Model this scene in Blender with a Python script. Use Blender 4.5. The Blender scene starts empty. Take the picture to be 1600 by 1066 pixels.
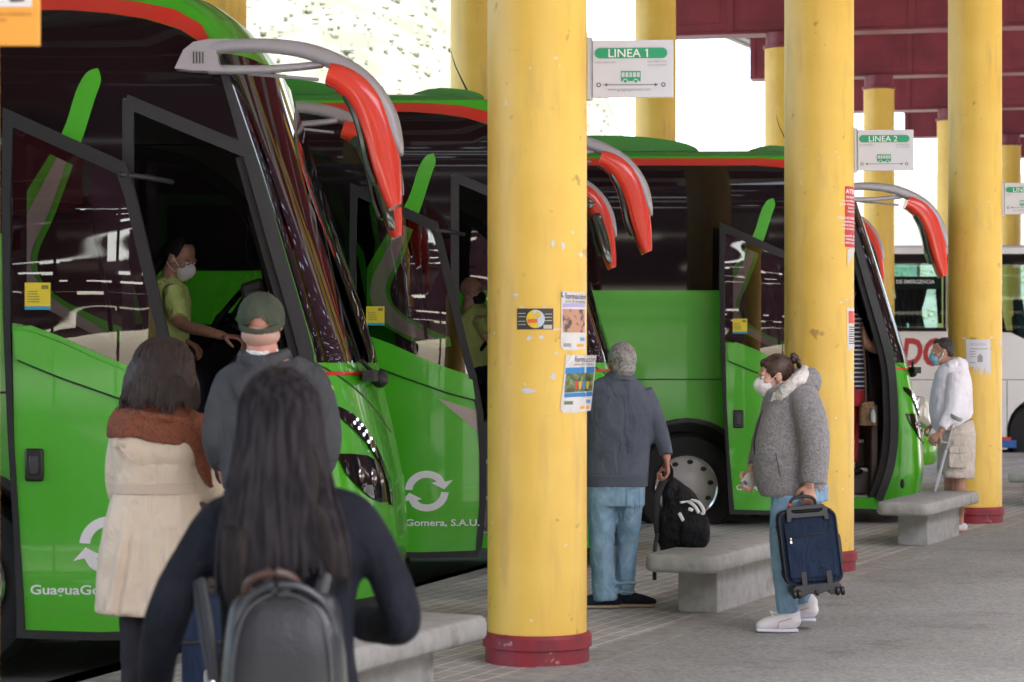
import bpy, bmesh, math, random
from mathutils import Vector, Matrix
from mathutils import noise as mnoise
from mathutils.geometry import delaunay_2d_cdt
random.seed(7)
R = math.radians
scene = bpy.context.scene
C = scene.collection
F = 3600.0      # focal length in photo pixels
HZ = 567.0      # horizon row
CH = 1.5        # camera height

# ---------------- camera ----------------
cd = bpy.data.cameras.new('camera'); cam = bpy.data.objects.new('camera', cd); C.objects.link(cam)
cam.location = (0, 0, CH); cam.rotation_euler = (R(90), 0, 0)
cd.sensor_width = 36; cd.lens = 36 * F / 1600; cd.shift_y = (HZ - 533) / 1600
cd.clip_start = 0.1; cd.clip_end = 3000
cd.dof.use_dof = True; cd.dof.focus_distance = 15.0; cd.dof.aperture_fstop = 4.5
scene.camera = cam
# ---------------- world, sun, exposure ----------------
SUN_EL, SUN_AZ = 58.0, 160.0    # light comes from behind the camera, from the right
w = bpy.data.worlds.new('World'); scene.world = w; w.use_nodes = True
nt = w.node_tree; nt.nodes.clear()
sky = nt.nodes.new('ShaderNodeTexSky'); sky.sky_type = 'NISHITA'; sky.sun_disc = False
sky.sun_elevation = R(SUN_EL); sky.sun_rotation = R(SUN_AZ); sky.air_density = 1.0; sky.dust_density = 3.0
hs = nt.nodes.new('ShaderNodeHueSaturation'); hs.inputs['Saturation'].default_value = 0.8
bg = nt.nodes.new('ShaderNodeBackground'); bg.inputs[1].default_value = 0.15
wo = nt.nodes.new('ShaderNodeOutputWorld')
nt.links.new(sky.outputs[0], hs.inputs['Color']); nt.links.new(hs.outputs[0], bg.inputs[0]); nt.links.new(bg.outputs[0], wo.inputs[0])
sd = bpy.data.lights.new('sun', 'SUN'); sd.energy = 5.0; sd.angle = R(0.5); sd.color = (1, .95, .87)
so = bpy.data.objects.new('sun', sd); C.objects.link(so)
_d = Vector((math.sin(R(SUN_AZ)) * math.cos(R(SUN_EL)), math.cos(R(SUN_AZ)) * math.cos(R(SUN_EL)), math.sin(R(SUN_EL))))
so.rotation_euler = _d.to_track_quat('Z', 'Y').to_euler(); so.location = (0, 0, 40)
scene.view_settings.view_transform = 'Standard'; scene.view_settings.look = 'None'
scene.view_settings.gamma = 1; scene.view_settings.exposure = 2.65
try:
    scene.cycles.max_bounces = 8; scene.cycles.transparent_max_bounces = 12
    scene.cycles.use_denoising = True
except Exception: pass

# ---------------- materials ----------------
MATS = {}
def rgba(c): return (c[0], c[1], c[2], 1)
def M(name, col, rough=.5, metal=0.0, col2=None, vscale=5, bump=0, bscale=60, coat=0, spec=.5, stretch=(1,1,1), vlo=.4, vhi=.65, bdist=.01, detail=4, sheen=0, emit=None, folds=0):
    if name in MATS: return MATS[name]
    m = bpy.data.materials.new(name); m.use_nodes = True; n = m.node_tree; b = n.nodes['Principled BSDF']
    b.inputs['Base Color'].default_value = rgba(col); b.inputs['Roughness'].default_value = rough
    b.inputs['Metallic'].default_value = metal; b.inputs['Specular IOR Level'].default_value = spec
    b.inputs['Coat Weight'].default_value = coat; b.inputs['Coat Roughness'].default_value = .04
    if sheen: b.inputs['Sheen Weight'].default_value = sheen
    tc = n.nodes.new('ShaderNodeTexCoord'); mp = n.nodes.new('ShaderNodeMapping'); mp.inputs['Scale'].default_value = stretch
    n.links.new(tc.outputs['Object'], mp.inputs[0])
    if col2:
        no = n.nodes.new('ShaderNodeTexNoise'); no.inputs['Scale'].default_value = vscale; no.inputs['Detail'].default_value = detail
        mr = n.nodes.new('ShaderNodeMapRange'); mr.inputs[1].default_value = vlo; mr.inputs[2].default_value = vhi
        mx = n.nodes.new('ShaderNodeMix'); mx.data_type = 'RGBA'
        mx.inputs[6].default_value = rgba(col); mx.inputs[7].default_value = rgba(col2)
        n.links.new(mp.outputs[0], no.inputs['Vector']); n.links.new(no.outputs[0], mr.inputs[0]); n.links.new(mr.outputs[0], mx.inputs[0])
        n.links.new(mx.outputs[2], b.inputs['Base Color'])
    if bump:
        nb = n.nodes.new('ShaderNodeTexNoise'); nb.inputs['Scale'].default_value = bscale; nb.inputs['Detail'].default_value = 3
        bp = n.nodes.new('ShaderNodeBump'); bp.inputs['Strength'].default_value = bump; bp.inputs['Distance'].default_value = bdist
        n.links.new(mp.outputs[0], nb.inputs['Vector']); n.links.new(nb.outputs[0], bp.inputs['Height']); n.links.new(bp.outputs[0], b.inputs['Normal'])
        if folds:
            m2 = n.nodes.new('ShaderNodeMapping'); m2.inputs['Scale'].default_value = (1, 1, .55); m2.inputs['Rotation'].default_value = (.3, .5, 0)
            nf = n.nodes.new('ShaderNodeTexNoise'); nf.inputs['Scale'].default_value = 9; nf.inputs['Detail'].default_value = 2; nf.inputs['Distortion'].default_value = 1.2
            b2 = n.nodes.new('ShaderNodeBump'); b2.inputs['Strength'].default_value = folds; b2.inputs['Distance'].default_value = .05
            n.links.new(tc.outputs['Object'], m2.inputs[0]); n.links.new(m2.outputs[0], nf.inputs['Vector']); n.links.new(nf.outputs[0], b2.inputs['Height']); n.links.new(b2.outputs[0], bp.inputs['Normal'])
    if emit:
        b.inputs['Emission Color'].default_value = rgba(emit[0]); b.inputs['Emission Strength'].default_value = emit[1]
    MATS[name] = m; return m
def glass(name, tint, refl=.9, ior=2.2, wave=0):
    m = bpy.data.materials.new(name); m.use_nodes = True; n = m.node_tree; n.nodes.clear()
    o = n.nodes.new('ShaderNodeOutputMaterial'); t = n.nodes.new('ShaderNodeBsdfTransparent'); t.inputs[0].default_value = rgba(tint)
    g = n.nodes.new('ShaderNodeBsdfGlossy'); g.inputs[0].default_value = (refl, refl, refl, 1); g.inputs[1].default_value = .01
    f = n.nodes.new('ShaderNodeFresnel'); f.inputs[0].default_value = ior
    mx = n.nodes.new('ShaderNodeMixShader')
    if wave:
        tc = n.nodes.new('ShaderNodeTexCoord'); nb = n.nodes.new('ShaderNodeTexNoise'); nb.inputs['Scale'].default_value = 2.0; nb.inputs['Detail'].default_value = 0
        bp = n.nodes.new('ShaderNodeBump'); bp.inputs['Strength'].default_value = wave; bp.inputs['Distance'].default_value = .02
        mp = n.nodes.new('ShaderNodeMapping'); mp.inputs['Scale'].default_value = (.8, 1, 1.5); n.links.new(tc.outputs['Object'], mp.inputs[0]); n.links.new(mp.outputs[0], nb.inputs['Vector']); n.links.new(nb.outputs[0], bp.inputs['Height']); n.links.new(bp.outputs[0], g.inputs['Normal'])
    n.links.new(f.outputs[0], mx.inputs[0]); n.links.new(t.outputs[0], mx.inputs[1]); n.links.new(g.outputs[0], mx.inputs[2]); n.links.new(mx.outputs[0], o.inputs[0])
    MATS[name] = m; return m

# ---------------- mesh building helpers ----------------
def sgn_pow(x, e): return math.copysign(abs(x) ** e, x)
def catmull(pts, k):
    if len(pts) < 3 or k <= 1: return [list(p) for p in pts]
    out = []
    P = [pts[0]] + list(pts) + [pts[-1]]
    for i in range(1, len(P) - 2):
        for j in range(k):
            t = j / k; q = []
            for a, b, c, d in zip(P[i-1], P[i], P[i+1], P[i+2]):
                q.append(.5 * (2*b + (c-a)*t + (2*a-5*b+4*c-d)*t*t + (3*b-a-3*c+d)*t*t*t))
            out.append(q)
    out.append(list(pts[-1])); return out
class MB:
    def __init__(s): s.v = []; s.f = []; s.m = []; s.cm = 0
    def add(s, vs, fs):
        o = len(s.v); s.v += [Vector(v) for v in vs]
        for f in fs: s.f.append([i + o for i in f]); s.m.append(s.cm)
        return s
    def box(s, a, b, rot=0, c=None):
        x0, y0, z0 = a; x1, y1, z1 = b
        vs = [Vector(p) for p in ((x0,y0,z0),(x1,y0,z0),(x1,y1,z0),(x0,y1,z0),(x0,y0,z1),(x1,y0,z1),(x1,y1,z1),(x0,y1,z1))]
        if rot:
            c = Vector(c) if c else Vector(((x0+x1)/2, (y0+y1)/2, 0))
            mt = Matrix.Rotation(rot, 4, 'Z'); vs = [mt @ (v - c) + c for v in vs]
        return s.add(vs, [(0,3,2,1),(4,5,6,7),(0,1,5,4),(1,2,6,5),(2,3,7,6),(3,0,4,7)])
    def obox(s, c, ex, ey, ez):
        c = Vector(c); ex = Vector(ex); ey = Vector(ey); ez = Vector(ez)
        vs = [c + a*ex + b*ey + d*ez for d in (-1,1) for a, b in ((-1,-1),(1,-1),(1,1),(-1,1))]
        return s.add(vs, [(0,3,2,1),(4,5,6,7),(0,1,5,4),(1,2,6,5),(2,3,7,6),(3,0,4,7)])
    def ell(s, c, r, fwd=None, seg=16, rings=10):
        # r = (side, fwd, up); fwd a horizontal unit vector
        c = Vector(c); f = Vector(fwd) if fwd else Vector((0,1,0)); up = Vector((0,0,1)); sd_ = f.cross(up)
        if sd_.length < .01: sd_ = Vector((1,0,0))
        sd_.normalize(); f = up.cross(sd_) if not fwd else f.normalized(); up = sd_.cross(f)
        vs = [c + up * r[2]]; fs = []
        for i in range(1, rings):
            ph = math.pi * i / rings
            for j in range(seg):
                th = 2 * math.pi * j / seg
                vs.append(c + sd_ * (r[0]*math.sin(ph)*math.cos(th)) + f * (r[1]*math.sin(ph)*math.sin(th)) + up * (r[2]*math.cos(ph)))
        vs.append(c - up * r[2]); L = len(vs) - 1
        for j in range(seg):
            fs.append((0, 1 + j, 1 + (j+1) % seg)); b = 1 + (rings-2)*seg
            fs.append((L, b + (j+1) % seg, b + j))
        for i in range(rings-2):
            for j in range(seg):
                a = 1 + i*seg; b = a + seg; fs.append((a+j, b+j, b+(j+1)%seg, a+(j+1)%seg))
        return s.add(vs, fs)
    def tube(s, pts, k=4, seg=12, ref=(1,0,0), cap=True, n=2.0, round_=True):
        # pts: (x, y, z, ra[, rb]) ; ra along ref, rb across
        pts = [tuple(p) if len(p) == 5 else (p[0], p[1], p[2], p[3], p[3]) for p in pts]
        P = catmull(pts, k); N = len(P); ref = Vector(ref)
        if round_ and cap:   # rounded ends
            def endp(p, q):
                a = Vector(p[:3]); d = (a - Vector(q[:3])); d = d.normalized() if d.length > 1e-9 else Vector((0,0,1))
                r = min(p[3], p[4]); out = []
                for t in (.45, .8, .97):
                    sc_ = math.sqrt(1 - t*t); x = a + d*r*t*.9; out.append([*x, p[3]*sc_, p[4]*sc_])
                return out
            P = endp(P[0], P[1])[::-1] + P + endp(P[-1], P[-2]); N = len(P)
        vs = []; fs = []
        for i, p in enumerate(P):
            a = Vector(P[max(i-1,0)][:3]); b = Vector(P[min(i+1,N-1)][:3]); t = b - a
            t = t.normalized() if t.length > 1e-9 else Vector((0,0,1))
            nn = ref - t * ref.dot(t)
            if nn.length < .05: nn = Vector((0,0,1)) - t * t.z
            nn.normalize(); bb = t.cross(nn); c = Vector(p[:3])
            for j in range(seg):
                th = 2*math.pi*j/seg; cc, ss = math.cos(th), math.sin(th)
                if n != 2.0: cc, ss = sgn_pow(cc, 2/n), sgn_pow(ss, 2/n)
                vs.append(c + nn*max(p[3],1e-4)*cc + bb*max(p[4],1e-4)*ss)
        for i in range(N-1):
            for j in range(seg):
                a = i*seg; b = a+seg; fs.append((a+j, a+(j+1)%seg, b+(j+1)%seg, b+j))
        if cap: fs.append(tuple(range(seg))[::-1]); fs.append(tuple((N-1)*seg + j for j in range(seg)))
        return s.add(vs, fs)
    def cyl(s, a, b, r, r2=None, seg=16):
        r2 = r if r2 is None else r2
        d = Vector(b) - Vector(a); ref = (1,0,0) if abs(d.normalized().x) < .9 else (0,0,1)
        return s.tube([(*a, r), (*b, r2)], k=1, seg=seg, ref=ref, round_=False)
    def lathe(s, c, prof, seg=32, axis='Z'):
        c = Vector(c); vs = []; fs = []; n = len(prof)
        for r, h in prof:
            for j in range(seg):
                th = 2*math.pi*j/seg
                vs.append(c + (Vector((r*math.cos(th), r*math.sin(th), h)) if axis == 'Z' else Vector((r*math.cos(th), h, r*math.sin(th)))))
        for i in range(n-1):
            for j in range(seg):
                a = i*seg; b = a+seg; fs.append((a+j, a+(j+1)%seg, b+(j+1)%seg, b+j))
        if prof[0][0] > 0: fs.append(tuple(range(seg))[::-1])
        if prof[-1][0] > 0: fs.append(tuple((n-1)*seg + j for j in range(seg)))
        return s.add(vs, fs)
    def prism(s, poly, y0, y1, mapf=None):
        # polygon in (x, z), extruded along y; triangulated so that concave outlines work
        vs, tris, bd = fill2d([poly], 0)
        n = len(vs); mapf = mapf or (lambda x, y, z: Vector((x, y, z)))
        V = [mapf(p[0], y0, p[1]) for p in vs] + [mapf(p[0], y1, p[1]) for p in vs]
        fs = [tuple(t) for t in tris] + [tuple(i+n for i in t[::-1]) for t in tris]
        for a, b in bd: fs.append((b, a, a+n, b+n))
        return s.add(V, fs)
    def build(s, name, mat, parent=None, smooth=True, angle=35, bevel=0, bseg=2, solid=0):
        o0 = parent_loc(parent); me = bpy.data.meshes.new(name)
        me.from_pydata([v - o0 for v in s.v], [], s.f)
        for mt in (mat if isinstance(mat, (list, tuple)) else [mat]): me.materials.append(mt)
        if isinstance(mat, (list, tuple)):
            for p, i in zip(me.polygons, s.m): p.material_index = i
        bm = bmesh.new(); bm.from_mesh(me); bmesh.ops.recalc_face_normals(bm, faces=bm.faces); bm.to_mesh(me); bm.free()
        o = bpy.data.objects.new(name, me); C.objects.link(o)
        if parent: o.parent = parent
        if bevel:
            md = o.modifiers.new('bevel', 'BEVEL'); md.width = bevel; md.segments = bseg; md.limit_method = 'ANGLE'; md.angle_limit = R(40)
        if solid:
            md = o.modifiers.new('solid', 'SOLIDIFY'); md.thickness = solid; md.offset = 0
        if smooth:
            me.shade_smooth(); me.set_sharp_from_angle(angle=R(angle))
        return o
    def blob(s, name, mat, parent=None, voxel=.01, sm=4, disp=0, dscale=.1, dtype='CLOUDS', post=0):
        """union of all pieces as ONE continuous surface"""
        o = s.build(name, mat, parent, smooth=False)
        md = o.modifiers.new('r', 'REMESH'); md.mode = 'VOXEL'; md.voxel_size = voxel; md.use_smooth_shade = True
        if sm: m2 = o.modifiers.new('s', 'SMOOTH'); m2.iterations = sm; m2.factor = .5
        if disp:
            tx = bpy.data.textures.new(name, 'CLOUDS'); tx.noise_scale = dscale; tx.noise_depth = 2
            m3 = o.modifiers.new('d', 'DISPLACE'); m3.texture = tx; m3.strength = disp; m3.mid_level = .5; m3.texture_coords = 'LOCAL'
        dg = bpy.context.evaluated_depsgraph_get(); dg.update()
        me = bpy.data.meshes.new_from_object(o.evaluated_get(dg), depsgraph=dg)
        o.modifiers.clear(); old = o.data; o.data = me; me.name = name; bpy.data.meshes.remove(old)
        if not me.materials: me.materials.append(mat)
        me.shade_smooth()
        return o
def parent_loc(p):
    v = Vector((0,0,0))
    while p: v = v + p.location; p = p.parent
    return v
def pip(x, y, poly):
    ins = False; j = len(poly) - 1
    for i in range(len(poly)):
        xi, yi = poly[i]; xj, yj = poly[j]
        if (yi > y) != (yj > y) and x < (xj-xi)*(y-yi)/(yj-yi)+xi: ins = not ins
        j = i
    return ins
def fill2d(loops, step):
    """triangulate outline loops (even-odd) with interior grid points; returns verts, tris(ccw), boundary edges"""
    V = []; E = []
    for L in loops:
        pts = []
        for i in range(len(L)):
            a = L[i]; b = L[(i+1) % len(L)]; d = math.hypot(b[0]-a[0], b[1]-a[1])
            k = max(1, int(d/step + .999)) if step else 1
            for j in range(k): pts.append((a[0]+(b[0]-a[0])*j/k, a[1]+(b[1]-a[1])*j/k))
        o = len(V); V += pts; E += [(o+i, o+(i+1) % len(pts)) for i in range(len(pts))]
    if step:
        xs = [p[0] for p in V]; ys = [p[1] for p in V]; x0, x1, y0, y1 = min(xs), max(xs), min(ys), max(ys)
        nx = int((x1-x0)/step); ny = int((y1-y0)/step)
        for i in range(nx+1):
            for j in range(ny+1):
                x = x0+step*(i+.5); y = y0+step*(j+.5)
                c = 0
                for L in loops:
                    if pip(x, y, L): c += 1
                if c % 2: V.append((x, y))
    r = delaunay_2d_cdt([Vector(v) for v in V], E, [], 0, 1e-6)
    ov = [(p.x, p.y) for p in r[0]]; tris = []
    for t in r[2]:
        cx = sum(ov[i][0] for i in t)/3; cy = sum(ov[i][1] for i in t)/3
        c = sum(1 for L in loops if pip(cx, cy, L))
        if c % 2:
            a, b, d = (Vector(ov[i]) for i in t)
            if (b-a).cross(d-a) < 0: t = t[::-1]
            tris.append(list(t))
    ed = {}
    for t in tris:
        for i in range(3):
            a, b = t[i], t[(i+1) % 3]; ed[(a, b)] = 1
    bd = [(a, b) for (a, b) in ed if (b, a) not in ed]
    return ov, tris, bd
def text2d(s, size, align='CENTER', bold=0, shear=0, space=1.0, sx=1.0):
    cu = bpy.data.curves.new('t', 'FONT'); cu.body = s; cu.size = size; cu.align_x = align; cu.offset = bold; cu.shear = shear
    cu.resolution_u = 3; cu.space_character = space; cu.fill_mode = 'FRONT'
    o = bpy.data.objects.new('t', cu); C.objects.link(o)
    dg = bpy.context.evaluated_depsgraph_get(); dg.update()
    me = bpy.data.meshes.new_from_object(o.evaluated_get(dg))
    vs = [(v.co.x*sx, v.co.y) for v in me.vertices]; fs = [tuple(p.vertices) for p in me.polygons]
    bpy.data.objects.remove(o); bpy.data.curves.remove(cu); bpy.data.meshes.remove(me)
    return vs, fs
def put_text(mb, s, size, f, **kw):
    """f maps 2D text coords to a 3D point"""
    vs, fs = text2d(s, size, **kw); mb.add([f(x, y) for x, y in vs], fs)
def thing(name, label, cat, loc=(0,0,0), group=None):
    o = bpy.data.objects.new(name, None); C.objects.link(o); o.location = loc; o.empty_display_size = .2
    o['label'] = label; o['category'] = cat
    if group: o['group'] = group
    return o
def tag(o, label=None, cat=None, group=None, kind=None):
    if label: o['label'] = label
    if cat: o['category'] = cat
    if group: o['group'] = group
    if kind: o['kind'] = kind
    return o
def copy_tree(o, parent=None):
    c = o.copy(); C.objects.link(c); c.parent = parent
    for ch in [x for x in C.objects if x.parent == o]: copy_tree(ch, c)
    return c
def W(px, py, Y): return Vector(((px-800)*Y/F, Y, CH+(HZ-py)*Y/F))
def interp(tb, z):
    tb = sorted(tb)
    if z <= tb[0][0]: return tb[0][1]
    for (a, fa), (b, fb) in zip(tb, tb[1:]):
        if z <= b: return fa+(fb-fa)*(z-a)/(b-a)
    return tb[-1][1]

# palette
green = M('green_paint', (.068,.45,.016), .25, coat=.35, bump=.02, bscale=3, bdist=.02, col2=(.06,.41,.015), vscale=1.2, spec=.4)
green_dk = M('green_roof_paint', (.04,.27,.03), .35, coat=.2)
red = M('red_paint', (.62,.035,.02), .28, coat=.5)
mred = M('mirror_red', (.78,.045,.02), .25, coat=.7)
silver = M('silver_paint', (.42,.40,.43), .35, metal=.2)
beige = M('beige_decal', (.42,.36,.31), .4)
blackg = M('tinted_glass', (.010,.007,.008), .03, spec=.38)
blackp = M('black_plastic', (.012,.012,.013), .45, bump=.1, bscale=200)
rubber = M('rubber', (.012,.011,.011), .6, bump=.15, bscale=80)
dgrey = M('dark_grey_metal', (.030,.030,.033), .42, metal=.2)
white = M('white_paint', (.78,.77,.76), .4)
chrome = M('chrome', (.75,.74,.72), .18, metal=1.0)
yellow = M('yellow_column_paint', (.80,.53,.100), .42, col2=(.73,.45,.072), vscale=3.0, bump=.12, bscale=14, vlo=.35, vhi=.75, bdist=.01)
maroon = M('maroon_paint', (.23,.033,.052), .45, col2=(.17,.024,.04), vscale=2.5)
basered = M('base_red', (.27,.018,.03), .5, col2=(.18,.02,.03), vscale=9, bump=.1, bscale=40)
concrete = M('bench_concrete', (.37,.365,.345), .85, col2=(.29,.285,.265), vscale=14, bump=.35, bscale=120, bdist=.004, vlo=.35, vhi=.7)
skinm = M('skin', (.62,.36,.27), .5, col2=(.54,.27,.20), vscale=30, bump=.05, bscale=200)
skin_dk = M('skin_tan', (.44,.235,.16), .5, col2=(.37,.18,.12), vscale=30)
def scuffs(m, col, scale, lo, hi, amt, stretch=(1,1,1)):
    n = m.node_tree; b = n.nodes['Principled BSDF']; src = b.inputs['Base Color'].links[0].from_socket
    tc = n.nodes.new('ShaderNodeTexCoord'); mp = n.nodes.new('ShaderNodeMapping'); mp.inputs['Scale'].default_value = stretch
    no = n.nodes.new('ShaderNodeTexNoise'); no.inputs['Scale'].default_value = scale; no.inputs['Detail'].default_value = 6
    mr = n.nodes.new('ShaderNodeMapRange'); mr.inputs[1].default_value = lo; mr.inputs[2].default_value = hi; mr.inputs[4].default_value = amt
    mx = n.nodes.new('ShaderNodeMix'); mx.data_type = 'RGBA'; mx.inputs[7].default_value = rgba(col)
    n.links.new(tc.outputs['Object'], mp.inputs[0]); n.links.new(mp.outputs[0], no.inputs['Vector']); n.links.new(no.outputs[0], mr.inputs[0]); n.links.new(mr.outputs[0], mx.inputs[0])
    n.links.new(src, mx.inputs[6]); n.links.new(mx.outputs[2], b.inputs['Base Color'])
scuffs(yellow, (.30,.17,.05), 9, .66, .72, .7); scuffs(yellow, (.42,.27,.09), 3, .55, .8, .6, (3,3,.5)); scuffs(yellow, (.75,.68,.5), 16, .70, .73, .7)
scuffs(green, (.16,.30,.08), 4, .5, .85, .2, (1,1,2.5)); scuffs(basered, (.45,.3,.28), 22, .66, .70, .6); scuffs(concrete, (.12,.10,.09), 6, .58, .75, .6)
doorglass = glass('door_glass', (.74,.72,.72), .85, ior=1.9, wave=.16)
wsglass = glass('windscreen_glass', (.16,.12,.13), .9, ior=1.9, wave=.08)
clearglass = glass('coach_window_glass', (.62,.78,.75), .8, ior=1.45)
lensglass = glass('lamp_lens', (.8,.8,.8), .9)
# =============== SETTING ===============
RD = Vector((.394, .919, 0)); RN = Vector((.919, -.394, 0))   # along the column rows / across
ANG = math.atan2(RD.y, RD.x)
def paving_material():
    m = bpy.data.materials.new('paving_blocks'); m.use_nodes = True; n = m.node_tree; b = n.nodes['Principled BSDF']; L = n.links
    tc = n.nodes.new('ShaderNodeTexCoord'); mp = n.nodes.new('ShaderNodeMapping'); mp.inputs['Rotation'].default_value = (0, 0, -ANG)
    L.new(tc.outputs['Object'], mp.inputs[0])
    br = n.nodes.new('ShaderNodeTexBrick'); br.inputs['Scale'].default_value = 1; br.inputs['Brick Width'].default_value = .21; br.inputs['Row Height'].default_value = .105
    br.inputs['Mortar Size'].default_value = .0065; br.inputs['Mortar Smooth'].default_value = .2; br.inputs['Bias'].default_value = 0
    br.inputs['Color1'].default_value = (.38,.345,.31,1); br.inputs['Color2'].default_value = (.30,.272,.248,1); br.inputs['Mortar'].default_value = (.60,.57,.53,1)
    L.new(mp.outputs[0], br.inputs['Vector'])
    no = n.nodes.new('ShaderNodeTexNoise'); no.inputs['Scale'].default_value = 1.3; no.inputs['Detail'].default_value = 6
    L.new(tc.outputs['Object'], no.inputs['Vector'])
    mr = n.nodes.new('ShaderNodeMapRange'); mr.inputs[1].default_value = .3; mr.inputs[2].default_value = .7; mr.inputs[3].default_value = .72; mr.inputs[4].default_value = 1.25
    L.new(no.outputs[0], mr.inputs[0])
    mx = n.nodes.new('ShaderNodeMix'); mx.data_type = 'RGBA'; mx.blend_type = 'MULTIPLY'; mx.inputs[0].default_value = 1
    L.new(br.outputs[0], mx.inputs[6]); L.new(mr.outputs[0], mx.inputs[7])
    L.new(mx.outputs[2], b.inputs['Base Color']); b.inputs['Roughness'].default_value = .75
    bp = n.nodes.new('ShaderNodeBump'); bp.inputs['Strength'].default_value = .5; bp.inputs['Distance'].default_value = .004; bp.invert = True
    L.new(br.outputs['Fac'], bp.inputs['Height']); L.new(bp.outputs[0], b.inputs['Normal'])
    return m
def asphalt_material():
    m = bpy.data.materials.new('worn_asphalt'); m.use_nodes = True; n = m.node_tree; b = n.nodes['Principled BSDF']; L = n.links
    tc = n.nodes.new('ShaderNodeTexCoord')
    v = n.nodes.new('ShaderNodeTexVoronoi'); v.inputs['Scale'].default_value = 48
    no = n.nodes.new('ShaderNodeTexNoise'); no.inputs['Scale'].default_value = .8; no.inputs['Detail'].default_value = 8
    L.new(tc.outputs['Object'], v.inputs['Vector']); L.new(tc.outputs['Object'], no.inputs['Vector'])
    r = n.nodes.new('ShaderNodeValToRGB'); r.color_ramp.elements[0].color = (.175,.177,.170,1); r.color_ramp.elements[1].color = (.315,.315,.30,1)
    L.new(v.outputs['Color'], r.inputs[0])
    mr = n.nodes.new('ShaderNodeMapRange'); mr.inputs[1].default_value = .3; mr.inputs[2].default_value = .7; mr.inputs[3].default_value = .8; mr.inputs[4].default_value = 1.15
    L.new(no.outputs[0], mr.inputs[0])
    mx = n.nodes.new('ShaderNodeMix'); mx.data_type = 'RGBA'; mx.blend_type = 'MULTIPLY'; mx.inputs[0].default_value = 1
    L.new(r.outputs[0], mx.inputs[6]); L.new(mr.outputs[0], mx.inputs[7]); L.new(mx.outputs[2], b.inputs['Base Color'])
    b.inputs['Roughness'].default_value = .85
    bp = n.nodes.new('ShaderNodeBump'); bp.inputs['Strength'].default_value = .6; bp.inputs['Distance'].default_value = .006
    L.new(v.outputs['Distance'], bp.inputs['Height']); L.new(bp.outputs[0], b.inputs['Normal'])
    return m
paving = paving_material(); asphalt = asphalt_material()
scuffs(asphalt, (.09,.085,.08), 1.7, .56, .75, .55) ; scuffs(asphalt, (.06,.055,.05), 11, .70, .74, .7); scuffs(paving, (.09,.08,.075), 2.3, .56, .72, .5)
roadm = M('road_asphalt', (.10,.095,.09), .9, col2=(.15,.145,.135), vscale=2, bump=.4, bscale=90)
kerbm = M('kerb_stone', (.30,.285,.26), .8, col2=(.22,.21,.19), vscale=9, bump=.2, bscale=60)
def strip(name, q0, w, mat, z, a=-30, b=60, thick=.02):
    """a band along the row direction; q0 = point on its left edge, w = width"""
    q0 = Vector(q0); mb = MB(); P = [q0+RD*a, q0+RN*w+RD*a, q0+RN*w+RD*b, q0+RD*b]
    mb.add([(p.x, p.y, z-thick) for p in P]+[(p.x, p.y, z) for p in P], [(0,3,2,1),(4,5,6,7),(0,1,5,4),(1,2,6,5),(2,3,7,6),(3,0,4,7)])
    o = mb.build(name, mat, smooth=False); o['kind'] = 'structure'; return o
g = MB().add([(-1500,-1500,-.17),(1500,-1500,-.17),(1500,1500,-.17),(-1500,1500,-.17)], [(0,1,2,3)]).build('ground', M('far_ground', (.30,.28,.25), .9, col2=(.22,.21,.19), vscale=.2), smooth=False); g['kind'] = 'structure'
r_ = MB().add([(-60,-60,-.15),(60,-60,-.15),(60,62,-.15),(-60,62,-.15)], [(0,1,2,3)]).build('road', roadm, smooth=False); r_['kind'] = 'structure'
# platform: kerb line passes (-.62, 16) ; asphalt edge passes (1.25, 13.4)
K0 = Vector((-.60, 16.0, 0)); A0 = Vector((1.25, 13.4, 0))
wpl = (A0-K0).dot(RN)
def slab(name, pts, mat, z, thick=.16):
    n = len(pts); mb = MB(); mb.add([(x, y, z-thick) for x, y in pts]+[(x, y, z) for x, y in pts], [tuple(range(n))[::-1], tuple(range(n, 2*n))]+[(i, (i+1)%n, (i+1)%n+n, i+n) for i in range(n)])
    o = mb.build(name, mat, smooth=False); o['kind'] = 'structure'; return o
kx = lambda y, d=0: -.44+.306*(y-16)+d
ex = lambda y: A0.x-.22/.919+(y-A0.y)*.4287
slab('kerb', [(kx(-8),-8),(kx(-8,.16),-8),(kx(44,.16),44),(kx(44),44)], kerbm, .004)
slab('pavement', [(kx(-8,.16),-8),(ex(-8)+.02,-8),(ex(44)+.02,44),(kx(44,.16),44)], paving, 0)
strip('edge_strip', K0+RN*(wpl-.22), .22, kerbm, .005, -27, 30, .16)
strip('asphalt_apron', K0+RN*wpl, 40, asphalt, 0, -27, 30, .16)
# ---- columns ----
def column(x, y, label, group, cap=True):
    t = thing('column', label, 'column', (x, y, 0), group)
    MB().lathe((x,y,0), [(.25,.09),(.25,5.98)], 48).build('shaft', yellow, t)
    MB().lathe((x,y,0), [(.262,0),(.262,.075),(.275,.08),(.275,.135),(.262,.15),(.252,.152)], 48).build('base_ring', basered, t)
    if cap: MB().lathe((x,y,0), [(.252,5.975),(.275,5.98),(.275,6.02),(.235,6.03),(.235,6.2),(.19,6.2)], 40).build('cap', maroon, t)
    return t
g1 = 'yellow columns along the platform'; g2 = 'yellow columns between the coaches'
colA = (.127, 11.6); colB = (2.222, 16.67); colC = (4.36, 21.7)
column(*colA, 'nearest full yellow column with two curling posters and a black card', g1)
column(*colB, 'yellow column with a red notice beside the woman with the suitcase', g1)
column(*colC, 'yellow column with a tear-off notice behind the man with the crutch', g1)
column(-1.725, 6.6, 'yellow column at the left edge, only a sliver beside the orange sign', g1)
column(6.5, 26.65, 'yellow column past the far bench, outside the right edge', g1)
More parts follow.
